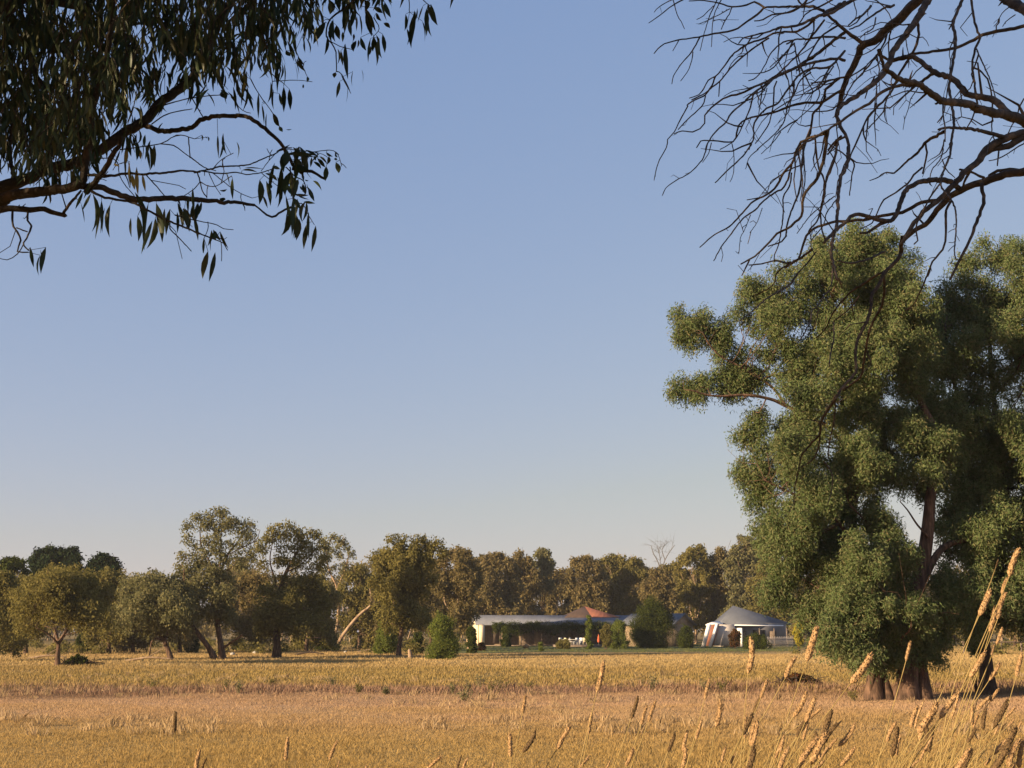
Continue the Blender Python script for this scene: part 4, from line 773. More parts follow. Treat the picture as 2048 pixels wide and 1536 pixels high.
# ------------------------------------------------------------------ foreground branches (traced per tile: origin x, y, scale)
TL = {'1': (1290, 0, 5.12), '2': (1648, 0, 5.12), '3': (1290, 260, 5.12), '4': (1648, 260, 5.12), '5': (1480, 500, 5.12), '6': (1480, 780, 5.12),
      'a': (0, 0, 4.551), 'b': (440, 0, 4.551), 'c': (0, 270, 5.12), 'd': (330, 270, 5.12), 's': (0, 0, 1.0)}
def parse(txt):
    out = []
    for ln in txt.strip().split('\n'):
        p = ln.split(); ox, oy, s = TL[p[0]]; w0, w1 = float(p[1]), float(p[2])
        out.append((w0, w1, [(ox + float(q.split(',')[0]) / s, oy + float(q.split(',')[1]) / s) for q in p[3:]]))
    return out
DEADT = '''
s 50 34 2757,1500 2757,1100 2750,800 2740,560 2720,300
s 42 26 2740,560 2500,420 2300,330 2160,280 2048,244
2 24 11 2048,1240 1900,1180 1750,1160 1600,1120 1500,1070 1350,1050 1200,1030 1130,980 1030,910 960,860 850,830 760,800 680,750 620,700
2 17 10 1890,1170 1760,1040 1650,1000 1520,980 1430,930 1370,850 1280,790 1130,740 1050,680 960,610 880,580 700,620 640,670
2 7 6 1130,750 1060,790 970,850
2 7 4 960,870 850,870 770,880 640,915 560,970 460,1060 330,1130 180,1240 80,1300 -100,1420 -220,1480 -270,1540
s 34 22 2750,800 2500,480 2300,390 2160,355 2048,343
4 20 9 2048,430 1900,450 1750,490 1600,540 1450,590 1340,650 1230,740 1160,820 1100,900 1030,970 950,1010 840,1100 800,1150 790,1250
4 9 6 790,1250 800,1100 840,1090
5 8 5 1650,21 1630,80 1530,180 1460,260 1430,350 1360,450 1340,560 1310,700 1240,840 1190,960 1180,1050 1190,1200 1160,1290 1060,1400 970,1530
6 6 2 970,100 880,240 820,350 820,450 700,580 630,680 600,820 575,950
4 13 7 1380,600 1300,530 1180,510 1050,520 920,560 850,610 800,700 770,800 730,880 680,930 600,930 500,900 400,870 320,870 270,890 230,940 100,1050 0,1150
4 9 4 680,930 600,950 520,1000 430,1060 370,1055
s 32 22 2740,560 2500,400 2300,330 2150,300 2048,268
4 19 9 2048,30 1930,60 1850,90 1720,160 1640,220 1600,290 1550,350 1450,420 1380,500 1290,600 1200,690 1150,730 1080,790 1020,830 950,920 880,1010 840,1090 800,1160
4 16 13 2048,60 1950,130 1850,180 1750,190 1640,240 1600,300
4 8 4 1150,720 1050,730 950,760 850,820 700,860 550,885 400,920 250,935 120,935 0,970 -110,1010 -180,1080 -220,1200 -260,1310 -400,1410
2 9 5 1860,1410 1790,1390 1650,1350 1500,1320 1350,1310 1250,1310 1170,1330
4 7 2 1230,15 1130,70 1040,130 950,240 850,320 780,390 720,440 620,440 560,480 470,520
4 4 3 1040,140 1050,230 1040,310 1010,440
4 4 2 1010,380 920,460 850,550 730,640 620,710 570,790 540,860 490,950 380,1010
s 44 26 2720,300 2500,60 2300,-60 2100,-90 1900,-95 1700,-110 1500,-130 1350,-150
2 9 5 2500,200 2300,230 2048,270 1900,300 1720,330 1580,380 1450,450 1340,490 1200,520 1030,540 900,550 780,590 700,620
2 20 7 1150,-300 1090,-60 1030,60 950,200 870,310 760,450 700,540 670,640 640,700 580,790 480,880 380,950 280,1020 180,1080 130,1150 170,1290 230,1400 250,1500
2 28 10 1080,-350 1010,-60 880,80 800,170 700,250 600,340 520,420 420,450 370,500 340,600 290,700 240,800 190,930 160,1080 130,1180
2 9 6 560,500 590,600 610,690
2 6 5 560,560 620,590 700,620
2 9 5 420,450 330,390 240,330 150,250 50,170 -10,100
1 6 4 1870,140 1720,70 1450,70 1220,75
1 4 2 1220,75 1120,20 1040,50 890,70 750,30 600,5 450,10
1 4.5 2 1220,75 1150,150 1050,220 950,290 800,330 680,350 550,380 340,410 200,450 130,500 95,550
1 3 1.6 560,385 540,420 480,530 400,620 340,700 290,780 275,860
1 2 1.4 490,530 480,620 430,740 365,830
1 2 1.4 345,415 285,520
1 2.4 1.8 890,75 860,150 820,210 780,300
1 2 1.5 820,210 760,200 700,215
1 3 1.6 520,-60 420,-20 290,50 160,150 40,235
1 2.4 1.4 420,-60 290,-10 150,65 95,125
1 2 1.3 270,-40 290,10 330,150 370,220 405,295
1 2.2 1.4 800,-80 750,-20 690,100 640,230 600,370 565,520
1 2.2 1.4 830,-80 780,0 720,120 690,250 685,400 680,480
1 2 1.4 870,90 740,160 640,210 550,245
1 2 1.4 700,60 600,160 530,200
1 5 2.4 1700,-40 1600,60 1480,125 1300,150 1210,200 1120,215
1 4 2.4 1990,-60 1880,20 1700,110 1640,150 1600,210 1560,260
1 4 2.4 1560,-20 1610,50 1700,20 1780,-30
2 10 7 900,-350 600,-60 350,-20 200,50 100,120 0,160
1 8 2.6 2048,20 1900,100 1830,140 1700,200 1560,260 1400,280 1280,320 1100,365 1000,395 960,445
1 5 2 1740,200 1560,320 1350,335 1200,400 1050,450 920,540 870,590 820,670 720,780 650,820 600,910 550,970 455,1005
1 3.4 2.4 720,785 680,880 620,970 480,1040 430,1080
1 2.6 2 440,1085 360,1230 300,1350 230,1430
3 2.2 1.4 230,100 220,180 150,300 110,420 93,515
1 2.6 2 620,980 610,1050 540,1130 440,1220 340,1325
1 3.4 2.4 1270,390 1130,480 980,600 870,700 770,830 690,890 620,950 480,1020
1 2.4 2 765,830 755,990
1 5 3 2048,390 1850,375 1660,400 1560,400 1450,450
1 3 2 1520,410 1420,430 1300,530 1240,650 1170,760 1110,810 1060,825
1 3 2 1530,440 1420,560 1330,640 1280,690
1 7 2.2 2048,330 1900,440 1750,560 1600,660 1450,740 1300,810 1120,890 980,960 840,990 720,1070 610,1180 610,1260 560,1320 490,1350 380,1340 300,1370
1 4 3 1840,200 1740,330 1600,520 1400,720 1310,790
1 4 3 1990,250 1800,380 1640,640 1560,720
1 6 2.6 2048,620 1950,600 1720,640 1550,690 1370,770 1260,850 1100,960 1000,1060 900,1140 830,1250 720,1350 640,1470 620,1536
3 2.6 1.5 640,140 600,280 540,360 470,430 300,530 210,600 180,670
1 5 3 2048,520 1900,680 1720,700 1600,750 1500,870 1400,1000 1360,1060 1250,1110 1170,1190 1110,1290 1115,1400 1060,1530
3 3 2.4 1090,150 1000,270 850,410 720,540
1 3 1.8 1110,960 1080,1100 1020,1240 970,1350 900,1450 770,1530
1 3 2 1350,830 1320,900 1320,1010 1300,1150 1250,1300 1130,1470
1 3 2 1700,740 1590,820 1530,960 1460,1070 1430,1230 1330,1370 1150,1530
3 2 1.3 1160,200 1070,280 1030,400
3 2 1.4 1390,20 1300,140 1190,245
1 6 2.4 2048,900 1950,960 1830,1040 1650,1050 1500,1080 1350,1140 1200,1180 1040,1220 960,1280 940,1360 900,1450 700,1440 570,1445 530,1510
1 4 3 2048,790 1900,820 1700,850
1 2.4 1.6 1770,880 1790,950 1750,1050 1600,1190 1500,1290 1460,1360
1 6 4 1990,800 1900,870 1850,910 1830,1040 1720,1170 1710,1280 1660,1450
1 3 2 1930,680 1860,780 1770,880
1 3 2 1530,440 1560,640 1590,780
1 2 1.5 1250,850 1220,930 1160,1000 1240,1090
1 2 1.4 1250,900 1210,1030 1160,1100
3 4.5 3 1650,100 1620,230 1600,400 1600,500 1570,650 1510,800 1460,950 1440,1090
3 6 2 1850,30 1640,100 1560,200 1510,340 1420,440 1330,600 1210,680 1110,730 1000,850 860,990 700,1080 560,1200
3 4 2 1500,360 1470,480 1420,590 1330,640 1200,740 1130,820 1000,910 900,1040 780,1200 705,1340
3 2.6 2 1180,690 1045,715
3 3 2 1500,440 1480,580 1415,690 1415,850 1390,1050 1370,1170 1325,1280 1325,1350
3 2 1.4 1400,460 1290,530 1250,640 1200,640
3 1.6 1.2 1200,800 1150,940 1075,1050
3 1.6 1.2 1080,870 1020,1020 980,1100 960,1270
3 1.8 1.3 890,140 910,260 905,450 870,530
3 1.8 1.3 680,130 650,240 590,330
3 8 3 1870,0 1850,150 1820,330 1760,500 1640,640 1610,780 1600,880 1460,1010 1350,1060 1280,1140 1130,1290 1060,1330 985,1375
3 3 2 1070,1330 990,1490
3 3.4 2.4 1450,1080 1400,1140 1260,1190
3 3.6 3 1740,50 1750,200 1780,400 1830,500 1830,650 1800,800 1800,960 1840,1120
3 5 3 1960,100 1950,280 1850,540 1830,700 1810,800
3 3 2 1620,170 1630,350 1640,500 1610,690
3 2.4 1.5 1940,680 1820,770 1700,870 1600,1000 1555,1060
3 2.4 1.8 1970,700 1860,850 1830,970 1700,1150 1740,1280
4 8 6 250,170 240,330 180,470 150,620 140,800 130,980 80,1150 90,1350 130,1530
5 5 2 930,0 950,100 980,230 1050,390
5 3 2 950,150 940,330 900,400
4 4.5 3 230,60 150,100 40,250 
4 4 3 180,60 100,130 40,200
4 5 3 140,110 110,280 30,480 0,680 -60,900 -160,1040
2 6 3 950,210 970,350 930,500 870,600 760,780 700,920 640,1000 560,1080 450,1200 380,1350 300,1530 250,1650
4 3.2 2 260,280 310,350 290,450 260,670
2 3 2 640,1000 610,1130 560,1200 420,1350
2 3.5 2 690,290 660,450 665,580
2 4 2.6 650,330 600,480 500,620 390,760 300,850 200,1030
2 3 2 540,560 430,680 400,740
2 3 2 520,780 450,920 420,1010
2 2 1.4 540,850 540,1000 530,1100
2 7 5 1440,-60 1360,120 1320,250 1350,400 1330,560 1300,750 1280,900 1310,1080 1330,1250 1310,1400 1300,1530
2 3 2 1275,870 1250,1010
2 4 2 1320,230 1280,300
4 4.5 2.4 1300,130 1290,260 1240,380 1200,500 1210,600 1310,720 1350,850 1350,1050 1335,1250 1360,1330
2 5 4 1495,-60 1530,150 1580,350 1600,390 1550,500 1515,650 1530,780 1550,950 1570,1070
2 3 2 1560,500 1640,680 1710,840 1755,990
2 3.4 3 1525,690 1620,740 1690,850 1720,1000 1730,1240
2 2.6 2 1720,1230 1720,1350 1760,1460
2 3.4 2.4 1220,1050 1220,1180 1240,1300 1240,1450
2 3 2 1220,1180 1160,1260
2 3 2 1550,1110 1520,1210 1450,1330
2 2 1.4 1510,1240 1560,1280
4 2.6 1.8 1230,100 1200,280 1110,400 1080,500
4 2.4 1.6 1210,300 1250,400 1340,490
4 3.4 2.6 1190,550 1100,670 1030,800 950,960 940,1020 960,1130 920,1170
4 5.5 3 1300,730 1250,830 1250,1000 1240,1140 1190,1260 1110,1350 1065,1500
5 3.4 2.4 1970,121 1900,300 1820,480 1760,580 1690,620
4 8 5 1640,500 1620,600 1640,720 1590,870 1540,1000 1500,1120 1400,1300 1340,1440 1290,1530
4 3 2 2200,80 2048,140 1960,190 1870,250 1790,290 1690,315
4 3.4 2.4 1790,220 1775,365
4 6 4 1490,430 1450,500 1420,590
4 4 5 1390,405 1500,430 1640,490
4 9 6 2048,410 1900,410 1780,420 1690,470
2 3 2 2048,1010 2000,1100 1980,1180 1870,1390
2 30 22 1700,-250 1850,-40 1980,60 2200,170
2 2 1.4 1900,70 1820,140 1770,240 1740,270
2 2 1.4 1960,150 1860,220 1830,270
2 2.4 1.6 300,0 330,120 320,200
2 5 3 480,60 400,150 330,190 250,260
2 5 3 720,50 600,90 480,170 360,260 260,300
2 3 2 530,180 500,290 420,340 370,390
5 5 2.4 740,-10 610,90 500,130 350,110 230,140 90,155
5 3 1.8 500,140 380,230 350,340 250,420 130,470
5 4.5 2 590,240 500,360 300,480 200,560 100,650 0,720
5 3 2.4 780,20 700,120 590,240
5 4.5 3 1480,20 1300,100 1140,135 1000,110
5 4.5 2.4 1530,190 1400,260 1270,340 1100,460 950,650 880,800 780,900
5 3.4 2.4 1220,470 1120,600 960,730
5 3 2 930,400 850,480 790,580 740,620 720,720 660,850 590,950
5 5.5 4 1470,270 1480,420 1440,590 1360,740 1310,880 1290,1010 1260,1180 1230,1300 1060,1430
5 3 2 1300,1030 1340,1160
5 3 2.4 960,740 960,900 930,1050 915,1190
5 2.4 2 1135,500 1150,600 1175,720
5 2 1.6 800,590 790,690 740,820
6 3 2 980,100 960,330 920,520 900,700
6 3 2 820,470 800,600 740,720 620,790
6 2.4 1.6 860,730 940,850 940,1020 900,1170
6 2 1.6 600,820 560,1000 550,1230
'''
def grow(T, lines, D0, seed, drift, spur=0, allp=None, kfun=lambda w: 7 if w > 8 else 5, attach=16, thick=False):
    """turn traced lines into tapered limbs; each limb leaves its parent at the parent's distance and then wanders in depth"""
    rg = np.random.default_rng(seed); allp = [] if allp is None else allp      # rows: px, py, depth
    for li, (w0, w1, pts) in enumerate(lines):
        pp = np.array(pts); D = D0
        if allp:
            A_ = np.vstack(allp); dd = np.hypot(A_[:, 0] - pp[0, 0], A_[:, 1] - pp[0, 1]); i = np.argmin(dd)
            if dd[i] < attach: D = A_[i, 2]
            else: D = A_[i, 2] * .5 + (D0 + rg.uniform(-.5, .5)) * .5
        seg = np.concatenate(([0], np.cumsum(np.hypot(*np.diff(pp, axis=0).T)))); tt = seg / max(1, seg[-1])
        dr = rg.uniform(-1, 1) * drift * min(1, seg[-1] / 250.0)
        dep = D + dr * tt
        q = np.array([P(x, y, d) for (x, y), d in zip(pts, dep)]); s = dep / FPX
        r = (w0 + (w1 - w0) * tt) * s * .5
        if thick: r = r * np.interp(w0, [1, 7, 14], [1.22, 1.1, .92])
        sm = spline(np.column_stack([q, r, pp, dep]), 9 * D / FPX); n = len(sm)
        jit = rg.normal(0, 1, (n, 3)) * np.minimum(sm[:, 3:4] * .22, .002); jit[0] = 0
        kn = 1 + (.07 if w0 < 8 else .04) * rg.normal(0, 1, n).clip(-1, 1.6)
        T.add(sm[:, :3] + jit, 0, k=kfun(w0), rad=np.maximum(sm[:, 3] * kn, .0016))
        allp.append(sm[:, 4:7])
        if spur:
            for j in range(2, n - 1):
                if rg.random() < spur:
                    a = sm[j, :3]; t = unit(sm[j + 1, :3] - sm[j - 1, :3]); d = unit(t * .6 + unit(rg.normal(size=3)) * 1.0)
                    ln = rg.uniform(.015, .06) if rg.random() < .8 else rg.uniform(.08, .25); rr = max(.0018, sm[j, 3] * .45)
                    m1 = a + d * ln * .6 + rg.normal(0, .1 * ln, 3); T.add(np.array([a, m1, a + d * ln + rg.normal(0, .15 * ln, 3) + np.array((0, 0, -.15 * ln))]), rr, .0015, k=4)
    grow.last = allp
    return allp
def dead_tree():
    D = 7.0; f = P(2757, 1262, D); f[2] = gz(f[0], f[1]) - .1
    e = empty('dead_tree', f, 'bare dead tree whose tangled twigs hang into the top right of the photo', 'tree'); T = Tubes()
    L = parse(DEADT); L[0] = (50, 34, [(2757, 1262)] + L[0][2][2:])
    grow(T, L, D, 3, 1.1, .10, thick=True)
    # finer twigs sprouting all along the boughs, most of them drooping to the lower left
    rg = np.random.default_rng(23); Q = np.vstack(grow.last); n = 0
    while n < 110:
        i = rg.integers(len(Q)); px, py, dp = Q[i]
        if py > 330 or px < 1480 or px > 2060 or py < -60 or rg.random() > (1.0 if px < 1850 else .3): continue
        ang = math.radians(rg.normal(125, 26)); ln = rg.uniform(25, 120); q = [(px, py)]; d0 = dp
        for k in range(5):
            ang += rg.normal(0, .33); px += math.cos(ang) * ln / 5; py += math.sin(ang) * ln / 5; q.append((px, py))
        dd = rg.uniform(-.35, .35); pts = np.array([P(x, y, d0 + dd * j / 5) for j, (x, y) in enumerate(q)]); sm = spline(pts, .05)
        T.add(sm, rg.uniform(2.6, 4.6) * d0 / FPX * .5, .0016, k=4); n += 1
        for j in range(2, len(sm) - 1):
            if rg.random() < .15: T.add(np.array([sm[j], sm[j] + rg.normal(0, .022, 3)]), .0025, .0015, k=4)
    a = P(2757, 1262, D); T.add(spline(np.array([f, f * .5 + a * .5 + (.02, 0, 0), a]), .3), .15, .075, k=12)
    T.build('trunk', M['dead'], e)
dead_tree()

LEFTT = '''
s 120 80 -700,1262 -700,900 -690,650 -650,520
s 60 29 -650,520 -400,440 -200,400 -60,402 10,398
c 25 19 -20,690 150,610 300,600 500,570 650,550 800,520
c 14 11 800,520 920,530 1050,540 1150,590 1280,630 1400,660 1600,650 1800,650 2048,660
d 10 6 360,660 600,690 750,690 920,720
d 4 5 920,720 1000,780 1095,840 1200,780 1290,740
s 70 27 -650,520 -500,400 -300,370 -100,372 0,375
s 26 15 0,375 60,355 90,340 150,325 200,300 250,265 290,240 320,205 350,185 385,155 405,110 430,60 470,-10 540,-120
s 14 9 172,385 200,350 225,310 245,275
s 18 9 165,375 170,330 180,280 185,220 205,150 220,80 230,-20
s 18 8 90,340 100,280 95,200 60,120 40,0
s 10 5 30,370 20,300 30,220 60,160 50,60
s 11 9 290,250 320,262 350,260 385,255 400,240 430,233 480,232 500,235
s 9 6 500,235 530,258 560,285 572,305 590,335 605,345
d 9 5 1300,340 1400,370 1500,370 1600,430 1640,450
c 7 4 900,410 1100,420 1280,400 1500,400 1750,380 1880,365 2048,380
d 4 2.4 300,385 480,345 540,325 700,320 870,300 960,260 1130,190 1200,140 1300,130
d 3.4 2 380,370 580,395 730,380 830,405 980,385 1120,340
c 6 4 930,560 980,600 1120,650 1350,690 1480,750 1600,820 1750,890 1900,950 2048,1010
d 3.4 2 340,1000 430,1040 600,1110 640,1180
d 3 1.6 100,820 240,860 400,890 530,920 600,960 700,970
c 15 9 -60,800 50,755 250,760 450,760 560,800 680,830
c 7 5 650,800 700,720 830,570
c 5 3 130,780 130,900 180,1000 220,1080 180,1190 290,1200
c 5 3 285,770 285,880 320,940 270,1060 240,1120 290,1180
c 3 3 170,950 280,990
c 2.4 1.6 240,1120 180,1220 70,1280 -30,1250
c 3 2.2 950,480 1010,460 1060,420 1105,375
c 2.4 1.8 1040,240 1150,240 1210,300 1220,400 1280,510 1390,640
c 3 2 1230,150 1640,90 1750,30 1850,0 1990,40
c 3 2 1640,90 1780,110 1880,180 2048,300
d 3 2 260,225 400,330 520,365
d 2.6 2.4 240,20 258,230
d 3 2.4 330,380 360,480 380,570 430,640
d 2.4 1.6 360,480 300,550 200,620
d 2.4 1.4 360,480 440,520 530,520 680,420
d 2 1.4 450,390 500,500 570,610
d 2 1.4 490,390 680,540 780,600 890,645
d 2 1.4 500,335 580,250 700,185
c 3 2 1490,400 1580,500 1700,640
c 3 2 1740,900 1740,960 1830,1050 1960,1190
d 2 1.4 440,890 440,960 400,1060
d 2 1.6 520,990 575,1100 580,1290
d 3 2 1280,330 1300,500 1310,650
d 3 2 1240,330 1340,430 1420,470 1440,600 1350,620
d 2.4 1.4 1290,740 1400,700 1470,820 1530,920
d 2 1.4 1200,140 1560,180 1680,240
d 2 1.4 1480,180 1690,155 1770,200 1810,320
d 2 1.4 1130,190 1050,280 985,370
d 2 1.4 990,390 1150,520
b 4 2 380,-60 420,120 380,300 380,550 480,680 580,760
b 2.4 1.4 390,560 470,700 470,840
b 2.4 1.4 280,720 350,850 480,1030 560,1190
b 2.4 1.4 100,880 200,1000 280,1030
b 5 2.4 1300,-80 1150,60 1000,180 970,330 1040,430 1060,560 1060,650
b 2.4 1.6 980,360 1090,420 1200,450
b 2.4 1.4 1060,650 1110,680 1190,850
b 2.4 1.4 1320,0 1330,150 1400,340
b 2.4 1.4 1400,160 1450,260 1400,330
b 2.4 1.4 1440,-60 1500,20
b 3 1.8 1700,-150 1720,0 1725,110
b 3 1.8 1760,-150 1850,0 1910,50
b 2 1.4 480,740 700,730 840,745
b 2 1.4 690,460 790,690
a 3 2 1360,1000 1700,900 2048,860
a 3 2 1380,1130 1520,1040 1750,990
a 3 2.4 1740,880 1850,1070
'''
EXPL = '''
c 930,600,840,780,40 950,600,940,990,55 1040,670,1045,1000,50 1130,710,1125,1050,70 1410,830,1415,1090,60 1520,700,1480,1180,40 1590,850,1500,1165,70 1600,700,1660,1100,90 1740,760,1700,1030,50 1820,700,1870,960,50 1880,750,1940,990,60 1950,620,1940,860,50 2020,700,1990,910,50 480,600,430,710,35 310,1150,345,1355,40 470,1150,420,1420,60 410,1230,400,1440,20 1580,100,1580,325,50 1530,100,1530,370,50 1310,260,1330,550,40 850,580,770,760,35 830,700,865,895,15 1300,100,1270,300,45 1400,60,1400,260,50 1460,100,1440,280,50
d 540,0,550,240,50 600,60,555,240,30 690,440,695,660,40 970,460,965,710,75 1000,620,1050,750,40 1190,330,1130,650,70 1280,380,1230,620,80 1340,420,1260,560,80 1410,500,1440,610,40 1470,540,1530,680,50 1310,650,1300,1030,50 1350,830,1330,1060,90 1440,680,1410,900,50 1250,660,1220,930,40 1460,900,1420,1170,70 1250,150,1230,320,90 1350,130,1300,330,80 1440,170,1440,330,60 1360,240,1420,420,100 1500,230,1490,330,40 1650,320,1640,470,60 1750,280,1780,390,60 1680,220,1660,300,50 1560,240,1640,330,50 510,990,515,1080,60 490,1010,470,1190,60 440,1190,385,1470,75 395,1060,395,1210,40 565,990,650,1160,50 340,700,300,910,45 280,720,250,860,40 200,750,240,980,60 140,700,180,960,45 1100,320,1180,350,40 1080,400,1150,470,40 1080,500,1085,550,35 790,360,950,385,25 1300,180,1500,220,60 1220,200,1400,150,50 1300,300,1480,360,60 1340,600,1480,660,45 1380,120,1480,240,50 1650,180,1720,220,30 1740,190,1770,230,40 1400,400,1420,470,40 1310,640,1390,760,60 560,650,620,660,60 380,0,390,50,20 440,20,450,60,30
b 1690,130,1680,280,35 1780,110,1740,420,60 1700,260,1740,440,35 1850,50,1800,200,30 1880,80,1880,330,50 1840,190,1860,380,40 1920,40,1980,230,60 1500,20,1555,160,60 1240,370,1215,470,50 1280,340,1330,460,45 1220,310,1215,370,30 1400,330,1390,470,55 1370,350,1350,570,25 1450,350,1475,530,45 1480,310,1500,480,45 1140,400,1165,720,50 1100,460,1120,600,30 1210,650,1205,790,45 1050,660,1040,710,50 1090,740,1060,890,40 1100,680,1190,850,20 960,200,850,400,70 1030,180,1050,380,60 1060,230,1090,360,60 1130,90,1130,280,70 1230,80,1190,260,50 1330,100,1380,330,70 980,330,950,500,35 700,540,780,650,40 800,700,790,750,30 680,580,700,740,15 520,450,515,660,60 490,820,490,1000,40 580,790,580,1020,50 630,810,640,1000,50 540,850,560,960,30 350,850,350,1080,30 480,1030,540,1150,60 540,1150,570,1200,40 380,950,400,1130,20 240,650,190,900,50 30,820,60,900,90 1400,70,1480,120,50 1420,120,1470,190,60 1000,0,1000,130,80 1320,0,1330,100,70 1210,0,1220,100,50 840,100,830,260,70 760,300,780,440,50 600,460,640,510,50
'''
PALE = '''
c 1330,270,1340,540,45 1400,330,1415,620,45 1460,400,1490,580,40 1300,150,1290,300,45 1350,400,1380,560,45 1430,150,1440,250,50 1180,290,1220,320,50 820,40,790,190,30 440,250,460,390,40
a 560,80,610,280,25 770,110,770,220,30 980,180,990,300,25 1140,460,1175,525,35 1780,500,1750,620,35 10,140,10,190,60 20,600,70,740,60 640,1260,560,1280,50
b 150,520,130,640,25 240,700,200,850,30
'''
def leafpoly(rg, a, b, w, curl=.12):
    """curved lance-shaped leaf from a to b (world points), folded along its midrib"""
    v = b - a; L = np.linalg.norm(v); t = v / L
    side = np.cross(t, rg.normal(size=3)) if rg.random() < .25 else np.cross(t, np.array((rg.normal(0, .45), -1, rg.normal(0, .3))))
    side = side / np.linalg.norm(side); nrm = np.cross(t, side); c = rg.normal(0, curl) * L; V = []
    prof = [(0, .06), (.18, .7), (.4, 1), (.65, .78), (.85, .36), (1, .03)]
    for s_, k in prof:
        m = a + v * s_ + side * c * 4 * s_ * (1 - s_) + nrm * L * .05 * math.sin(3 * s_); V += [m - side * w * .5 * k + nrm * w * .12 * k, m, m + side * w * .5 * k + nrm * w * .12 * k]
    return V
LQ = np.array([[i * 3 + j, i * 3 + j + 1, i * 3 + j + 4, i * 3 + j + 3] for i in range(5) for j in range(2)])
def lim_y(px):      # lower edge of the dense part of the near crown, in photo rows
    return np.interp(px, [-400, 0, 60, 110, 180, 250, 300, 350, 400, 440, 480, 530, 560, 600, 640, 690, 740, 780, 800], [352, 356, 385, 372, 350, 312, 250, 190, 215, 205, 205, 190, 155, 110, 92, 80, 60, 20, -40])
def near_gum():
    D = 5.2; rg = np.random.default_rng(5); f = P(-700, 1262, D); f[2] = gz(f[0], f[1]) - .1
    e = empty('gum_tree', f, 'near gum whose shaded boughs and long hanging leaves fill the top left of the photo', 'tree'); T = Tubes()
    L = parse(LEFTT); L[0] = (120, 80, [(-700, 1262), (-700, 900), (-690, 650), (-650, 520)])
    allp = grow(T, L, D, 9, .9, .05); A_ = np.vstack(allp)
    a = P(-700, 1262, D); T.add(spline(np.array([f, f * .4 + a * .6, a]), .3), .30, .14, k=14)
    top = P(-650, 520, D)
    ends = [(-3.2, 5.5, 7.2), (-5.5, 4.5, 7.5), (-7, 6.5, 7.0), (-4.5, 8.0, 7.6), (-5.2, 2.0, 7.0), (-1.8, 6.2, 6.6), (-2.6, 1.5, 6.4), (-7.5, 3.0, 6.2)]
    for q in ends:
        q = np.array(q); T.add(spline(np.array([top - (0, 0, .3), top * .6 + q * .4 + rg.normal(0, .3, 3), q]), .3), .10, .02, k=8)
        for _ in range(5):
            g = q + rg.normal(0, 1.1, 3) + (0, 0, .2); T.add(spline(np.array([top * .4 + q * .6, (top + q + g) / 3 + rg.normal(0, .2, 3), g]), .3), .03, .008, k=5)
    V = []; VP = []
    def explicit(txt, out):
        for ln in txt.strip().split('\n'):
            p = ln.split(); ox, oy, s = TL[p[0]]
            for q in p[1:]:
                x0, y0, x1, y1, w_ = [float(c) for c in q.split(',')]; x0, x1 = ox + x0 / s, ox + x1 / s; y0, y1 = oy + y0 / s, oy + y1 / s
                i = np.argmin(np.hypot(A_[:, 0] - x0, A_[:, 1] - y0)); dp = A_[i, 2] + rg.uniform(-.04, .04); dd = np.hypot(A_[i, 0] - x0, A_[i, 1] - y0)
                a = P(x0, y0, dp); b = P(x1, y1, dp + rg.uniform(-.03, .03)); w3 = w_ / s * dp / FPX
                out.append(leafpoly(rg, a, b, w3 * 1.0, .05))
                for _ in range(2 if (x0 > 560 and y0 > 285 and x0 < 640 and out is V) else (1 if out is V and rg.random() < .6 else 0)):
                    o_ = np.array((rg.normal(0, .022), rg.normal(0, .05), rg.normal(-.005, .02))); out.append(leafpoly(rg, a + o_, b + o_ + np.array((rg.normal(0, .015), 0, rg.uniform(-.01, .03))), w3 * .7, .08))
                if dd < 45: T.add(np.array([P(A_[i, 0], A_[i, 1], A_[i, 2]), a]), .0014, .0012, k=3)      # leaf stalk
    explicit(EXPL, V); explicit(PALE, VP)
    # hanging sprays: a drooping twig with leaves along it
    def spray(a, ln, nl, scale, out, thin=.003):
        d = unit(np.array((rg.normal(.12, .35), rg.normal(0, .35), -1.0))); b = a + d * ln; m = (a + b) / 2 + rg.normal(0, .1 * ln, 3) + (0, 0, .1 * ln)
        c = spline(np.array([a, m, b]), ln / 5); T.add(c, thin, .0012, k=3, cap=False)
        for _ in range(nl):
            p = c[rg.integers(0, len(c))] + rg.normal(0, .012, 3); l = scale * rg.uniform(.06, .13); dr = unit(np.array((rg.normal(0, .28), rg.normal(0, .28), -1)))
            out.append(leafpoly(rg, p, p + dr * l, l * rg.uniform(.10, .17), .09))
    n = 0
    while n < 900:
        px = rg.uniform(-160, 800); py = rg.uniform(-140, 335); lim = lim_y(px)
        if py > lim - 30: continue
        dp = rg.uniform(3.9, 7.2); ln = rg.uniform(.10, .32); tip = py + ln * FPX / dp + 30
        if tip > lim + rg.uniform(0, 35): continue
        thick = np.clip((lim - py) / 120, .25, 1) * (1.0 if px < 520 else .62)
        if rg.random() > thick: continue
        a = P(px, py, dp); spray(a, ln, rg.integers(6, 12), 1.0 * min(1.25, dp / 5.2), V); n += 1
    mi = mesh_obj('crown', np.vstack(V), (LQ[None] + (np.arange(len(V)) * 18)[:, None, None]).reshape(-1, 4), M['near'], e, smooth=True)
    o = mesh_obj('sun_tinted_leaves', np.vstack(VP), (LQ[None] + (np.arange(len(VP)) * 18)[:, None, None]).reshape(-1, 4), M['pale'], e, smooth=True); o['label'] = 'a few leaves with sunlight painted in as pale yellow'
    # unseen upper and outer crown, shaped to shade the boughs and pass dappled sun
    C = []; want = 60000; got = 0
